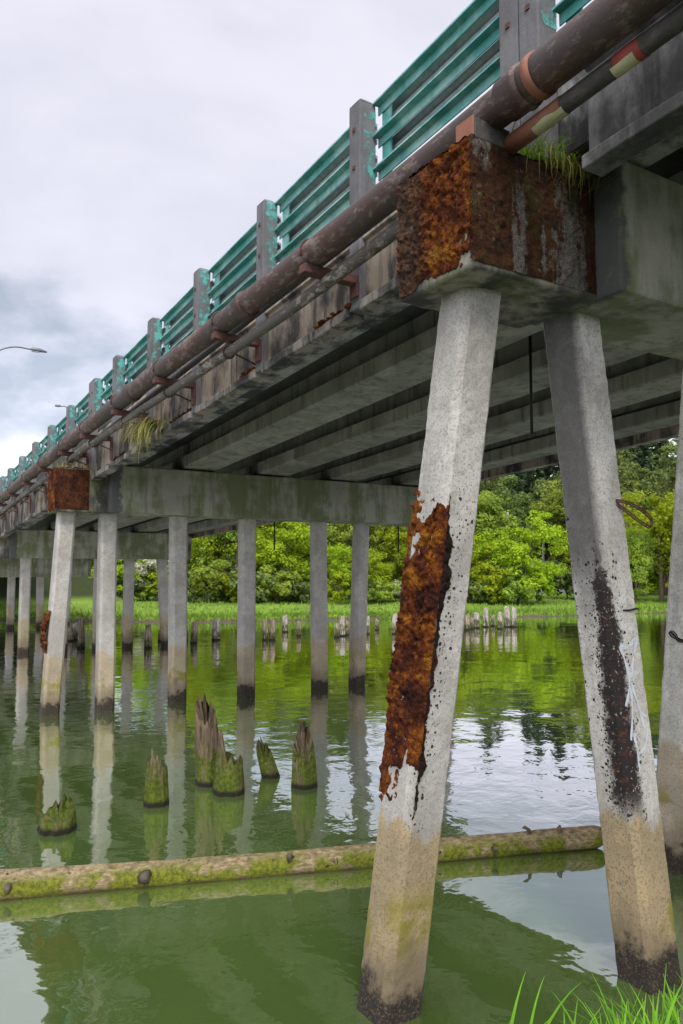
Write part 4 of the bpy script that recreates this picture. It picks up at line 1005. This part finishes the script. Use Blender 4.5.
def plant(kind, u, d, sc, label, group, var=None, sz=None):
    p = cf(u, d); pr = PROTO[kind]; cm, tm = pr[var if var is not None else random.randrange(len(pr))]
    z = ground_z(p.x, p.y)
    r_ = thing(NAMES[kind], label, 'shrub' if kind in ('shrub', 'blossom') else 'tree', (p.x, p.y, z - .05), group)
    r_.rotation_euler = (0, 0, random.uniform(0, 6.28)); r_.scale = (sc, sc, sc * (sz or random.uniform(.9, 1.1)))
    link(bpy.data.objects.new('trunk', tm), r_); link(bpy.data.objects.new('crown', cm), r_)
    return r_
def ux(px, d): return (px - 341.5) / 765. * d
# trees one can point to
plant('bright', ux(518, 60), 60, .92, 'round bright yellow-green tree on the far bank between the two nearest piles', None, 0)
plant('bright', ux(660, 62), 62, 1.15, 'large bright green tree on the far bank at the right edge', None, 2)
plant('bright', ux(628, 64), 64, .85, 'light green tree just right of the graffiti pile', None, 1)
plant('shrub', ux(566, 66), 66, 1.5, 'dark shrub right of the round bright tree', None, 1)
plant('shrub', ux(496, 62), 62, 1.3, 'dark green shrub left of the round bright tree', None, 1)
plant('blossom', ux(148, 60), 60, 1.0, 'white-flowering bush on the far bank between the left piles of the second bent', None, 0)
plant('blossom', ux(205, 61), 61, .7, 'smaller white-flecked bush on the far bank left of centre', None, 0)
plant('blossom', ux(395, 60), 60, .5, 'low pale bush beside the mossy pile on the far bank', None, 0)
rnd = random.Random(3)
def taken(px): return any(abs(px - q) < 26 for q in (518, 148, 660))
GL = 'trees along the far bank'
for i, px in enumerate(range(-150, 860, 19)):
    if taken(px): continue
    d = rnd.uniform(60, 68); k = rnd.choice(['bright', 'bright', 'mid', 'bright'])
    if 500 < px < 585: continue
    p_ = cf(ux(px, d), d)
    if 1 < p_.x < 14.5: continue
    plant(k, ux(px + rnd.uniform(-8, 8), d), d, rnd.uniform(.45, .95) * (.8 if k == 'mid' else 1), 'leafy spring-green tree in the front row of the wood on the far bank', GL, sz=rnd.uniform(.85, 1.3))
for i, px in enumerate(range(-170, 880, 21)):
    d = rnd.uniform(69, 84); k = rnd.choice(['mid', 'mid', 'bright', 'dark'])
    p_ = cf(ux(px, d), d)
    if 0 < p_.x < 15: continue
    if 500 < px < 560: k = 'dark'; d = 90
    if px < 150: k = 'mid'; d = 72
    plant(k, ux(px + rnd.uniform(-10, 10), d), d, rnd.uniform(.85, 1.2) * (1.3 if k == 'bright' else 1) * (.8 if px < 150 else 1), 'leafy tree in the second row of the wood on the far bank', 'trees of the second row')
for row, (d0, d1, stp) in enumerate(((92, 104, 30), (110, 124, 27), (132, 150, 27))):
    for px in range(-160, 880, stp):
        d = rnd.uniform(d0, d1); k = rnd.choice(['dark', 'conifer', 'mid', 'dark', 'conifer'])
        p_ = cf(ux(px, d), d)
        if 1 < p_.x < 16.5 or px < 175: continue
        plant(k, ux(px + rnd.uniform(-10, 10), d), d, rnd.uniform(.9, 1.15), 'tall dark tree in the wood on the hillside behind the far bank' if k != 'conifer' else 'dark conifer in the wood on the hillside behind the far bank', 'hillside trees' if k != 'conifer' else 'hillside conifers')
for px in range(455, 800, 10):
    d = rnd.uniform(96, 150) if px < 590 else rnd.uniform(92, 118)
    plant('conifer' if rnd.random() < .55 else 'dark', ux(px, d), d, rnd.uniform(1.12, 1.32) * (1.15 if px > 590 else 1), 'tallest dark tree on the hillside behind the far bank at the right', 'tall hillside trees')
for px in range(-140, 860, 12):
    d = rnd.uniform(57.5, 61)
    p_ = cf(ux(px, d), d)
    if 2 < p_.x < 16 or rnd.random() < .18: continue
    if p_.y - shore(p_.x) < 8: continue
    plant('shrub', ux(px + rnd.uniform(-5, 5), d), d, rnd.uniform(.7, 1.5), 'low shrub at the foot of the wood on the far bank', 'shrubs at the foot of the wood')

# far bank grass: fringe and tufts
rg = np.random.default_rng(5)
def tuft_field(n):
    vs = []; fs = []
    for _ in range(n):
        d = rg.uniform(38, 66); u = rg.uniform(-.62, .62) * d; p = cf(u, d); s_ = (p.y - shore(p.x)) * .93
        if s_ < .05 or s_ > 20 or (2 < p.x < 15 and p.y > 54): continue
        if rg.random() < .5: # denser on the water's edge
            s_t = rg.uniform(.05, 1.2); p.y = shore(p.x) + s_t / .93
        z = ground_z(p.x, p.y); h = rg.uniform(.12, .42); h *= .6 if s_ > 1.5 else 1; az = rg.uniform(0, 6.28); w = rg.uniform(.03, .08)
        dx, dy = math.cos(az) * w, math.sin(az) * w; lx, ly = rg.normal() * .12, rg.normal() * .12; b_ = len(vs)
        vs += [(p.x - dx, p.y - dy, z - .03), (p.x + dx, p.y + dy, z - .03), (p.x + lx + dx * .2, p.y + ly + dy * .2, z + h), (p.x + lx - dx * .2, p.y + ly - dy * .2, z + h)]
        fs.append((b_, b_ + 1, b_ + 2, b_ + 3))
    return vs, fs
vs, fs = tuft_field(26000)
tag(link(bpy.data.objects.new('bank_grass', np_mesh('bank_grass', vs, fs, M['bank_grass']))), 'bright green grass on the far bank', 'grass', kind='stuff')

# foreground grass at the photographer's feet
def fg_base(r):
    d = r.uniform(1.55, 2.12)
    t_ = r.random()
    px = 590 + 130 * t_ ** .8 if r.random() < .9 else r.uniform(490, 610)
    p = cf((px - 341.5) / 765 * d, d); return (p.x, p.y, ground_z(p.x, p.y) - .02)
v, f = blades(750, fg_base, lambda r: r.uniform(.12, .28), lambda r: r.uniform(.007, .015), .55, 21, 7, (.03, .3))
def fg2(r):
    d = 1.95; px = r.choice([497, 516, 545, 553, 560, 640, 622, 650]) + r.uniform(-6, 6); p = cf((px - 341.5) / 765 * d, d); return (p.x, p.y, ground_z(p.x, p.y) - .02)
v2, f2 = blades(26, fg2, lambda r: r.uniform(.20, .33), lambda r: r.uniform(.010, .018), .6, 22, 8, (.03, .25))
nb = len(v); v += v2; f += [tuple(i + nb for i in q) for q in f2]
tag(blade_obj('grass', v, f, M['grass'], tuple(cf(.6, 1.9, 1.5))), 'long fresh green grass at the near bank in the bottom right corner', 'grass', kind='stuff')

# ------------------------------------------------------------------ house, poles, lamps
def house(u, d, w, dp, hw, hr, label):
    p = cf(u, d); z = ground_z(p.x, p.y) - .3
    r_ = thing('house', label, 'house', (p.x, p.y, z)); r_.rotation_euler = (0, 0, R(-YAW + 8))
    def loc(mb, nm, mat, par=None, **k):
        o = mb.build(nm, mat, None, **k); o.parent = par or r_; return o
    wl = loc(MB().box(-w / 2, w / 2, -dp / 2, dp / 2, 0, hw), 'wall', M['house_wall'])
    g_ = MB(); e = .4
    g_.add([(-w / 2 - e, -dp / 2 - e, hw), (w / 2 + e, -dp / 2 - e, hw), (w / 2 + e, 0, hw + hr), (-w / 2 - e, 0, hw + hr), (-w / 2 - e, dp / 2 + e, hw), (w / 2 + e, dp / 2 + e, hw)] , [(0, 1, 2, 3), (3, 2, 5, 4), (0, 3, 4), (1, 5, 2), (0, 4, 5, 1)])
    loc(g_, 'roof', M['house_roof'])
    for x in (-w * .3, w * .05, w * .33):
        o = loc(MB().box(x - .55, x + .55, -dp / 2 - .04, -dp / 2 - .003, 1.0, 2.2), 'window', M['frame'])
        loc(MB().box(x - .47, x + .47, -dp / 2 - .05, -dp / 2 - .043, 1.08, 2.12), 'pane', M['glass'], o)
M['house_wall'] = plain('house_wall', (.20, .21, .22), .8); M['house_roof'] = plain('house_roof', (.13, .14, .16), .8); M['frame'] = plain('window_frame', (.32, .32, .32), .6, var=.1); M['glass'] = plain('window_glass', (.03, .035, .04), .1, var=.1, spec=.6)
house(ux(530, 80), 80, 6, 5, 2.2, 1.4, 'grey house with grey roof half hidden behind the round bright tree')
for px, py, d, lab in ((508, 512, 86, 'taller utility pole rising behind the round bright tree'), (543, 537, 82, 'shorter utility pole right of the round bright tree')):
    p = cf(ux(px, d), d); z = ground_z(p.x, p.y); zt = CAMH + (570 - py) / 765 * d
    r_ = thing('utility_pole', lab, 'utility pole', (p.x, p.y, z))
    MB().tube([(p.x, p.y, z - .3), (p.x, p.y, max(zt, z + 3))], [.16, .12], 10).build('pole', M['wood_pale'], r_, True)
    MB().box(p.x - .9, p.x + .9, p.y - .05, p.y + .05, max(zt, z + 3) - .6, max(zt, z + 3) - .48).build('crossarm', M['bark'], r_)
def lamp(x, y, zb, zt, dx, label):
    r_ = thing('street_lamp', label, 'street lamp', (x, y, zb))
    MB().tube([(x, y, zb), (x, y, zt - .9)], [.1, .07], 12).build('pole', M['steel_grey'], r_, True)
    arm = smooth_pts([(x, y, zt - .95), (x + dx * .12, y, zt - .3), (x + dx * .45, y, zt + .03), (x + dx * .8, y, zt + .02)], 6)
    MB().tube(arm, [.035] * len(arm), 10).build('arm', M['steel_grey'], r_, True)
    sg = 1 if dx > 0 else -1; hx = x + dx * .78
    mb = MB(); mb.tube([(hx, y, zt + .03), (hx + sg * .12, y, zt + .05), (hx + sg * .4, y, zt + .04), (hx + abs(dx) * .22 * sg + sg * .25, y, zt)], [.035, .085, .09, .035], 12); hd = mb.build('lamp_head', M['steel_grey'], r_, True)
    MB().box(hx + sg * .15 - .1, hx + sg * .3 + .1, y - .05, y + .05, zt - .07, zt - .045).build('lens', M['frame'], hd)
lamp(4.5, 36.5, 6.9 + rz(36.5), 13.0, 2.1, 'grey street lamp with a curved arm above the left end of the bridge')
lamp(13.4, 61, ground_z(13.4, 61) - .1, 15.6, -1.0, 'tiny distant street lamp above the railing at the far end')
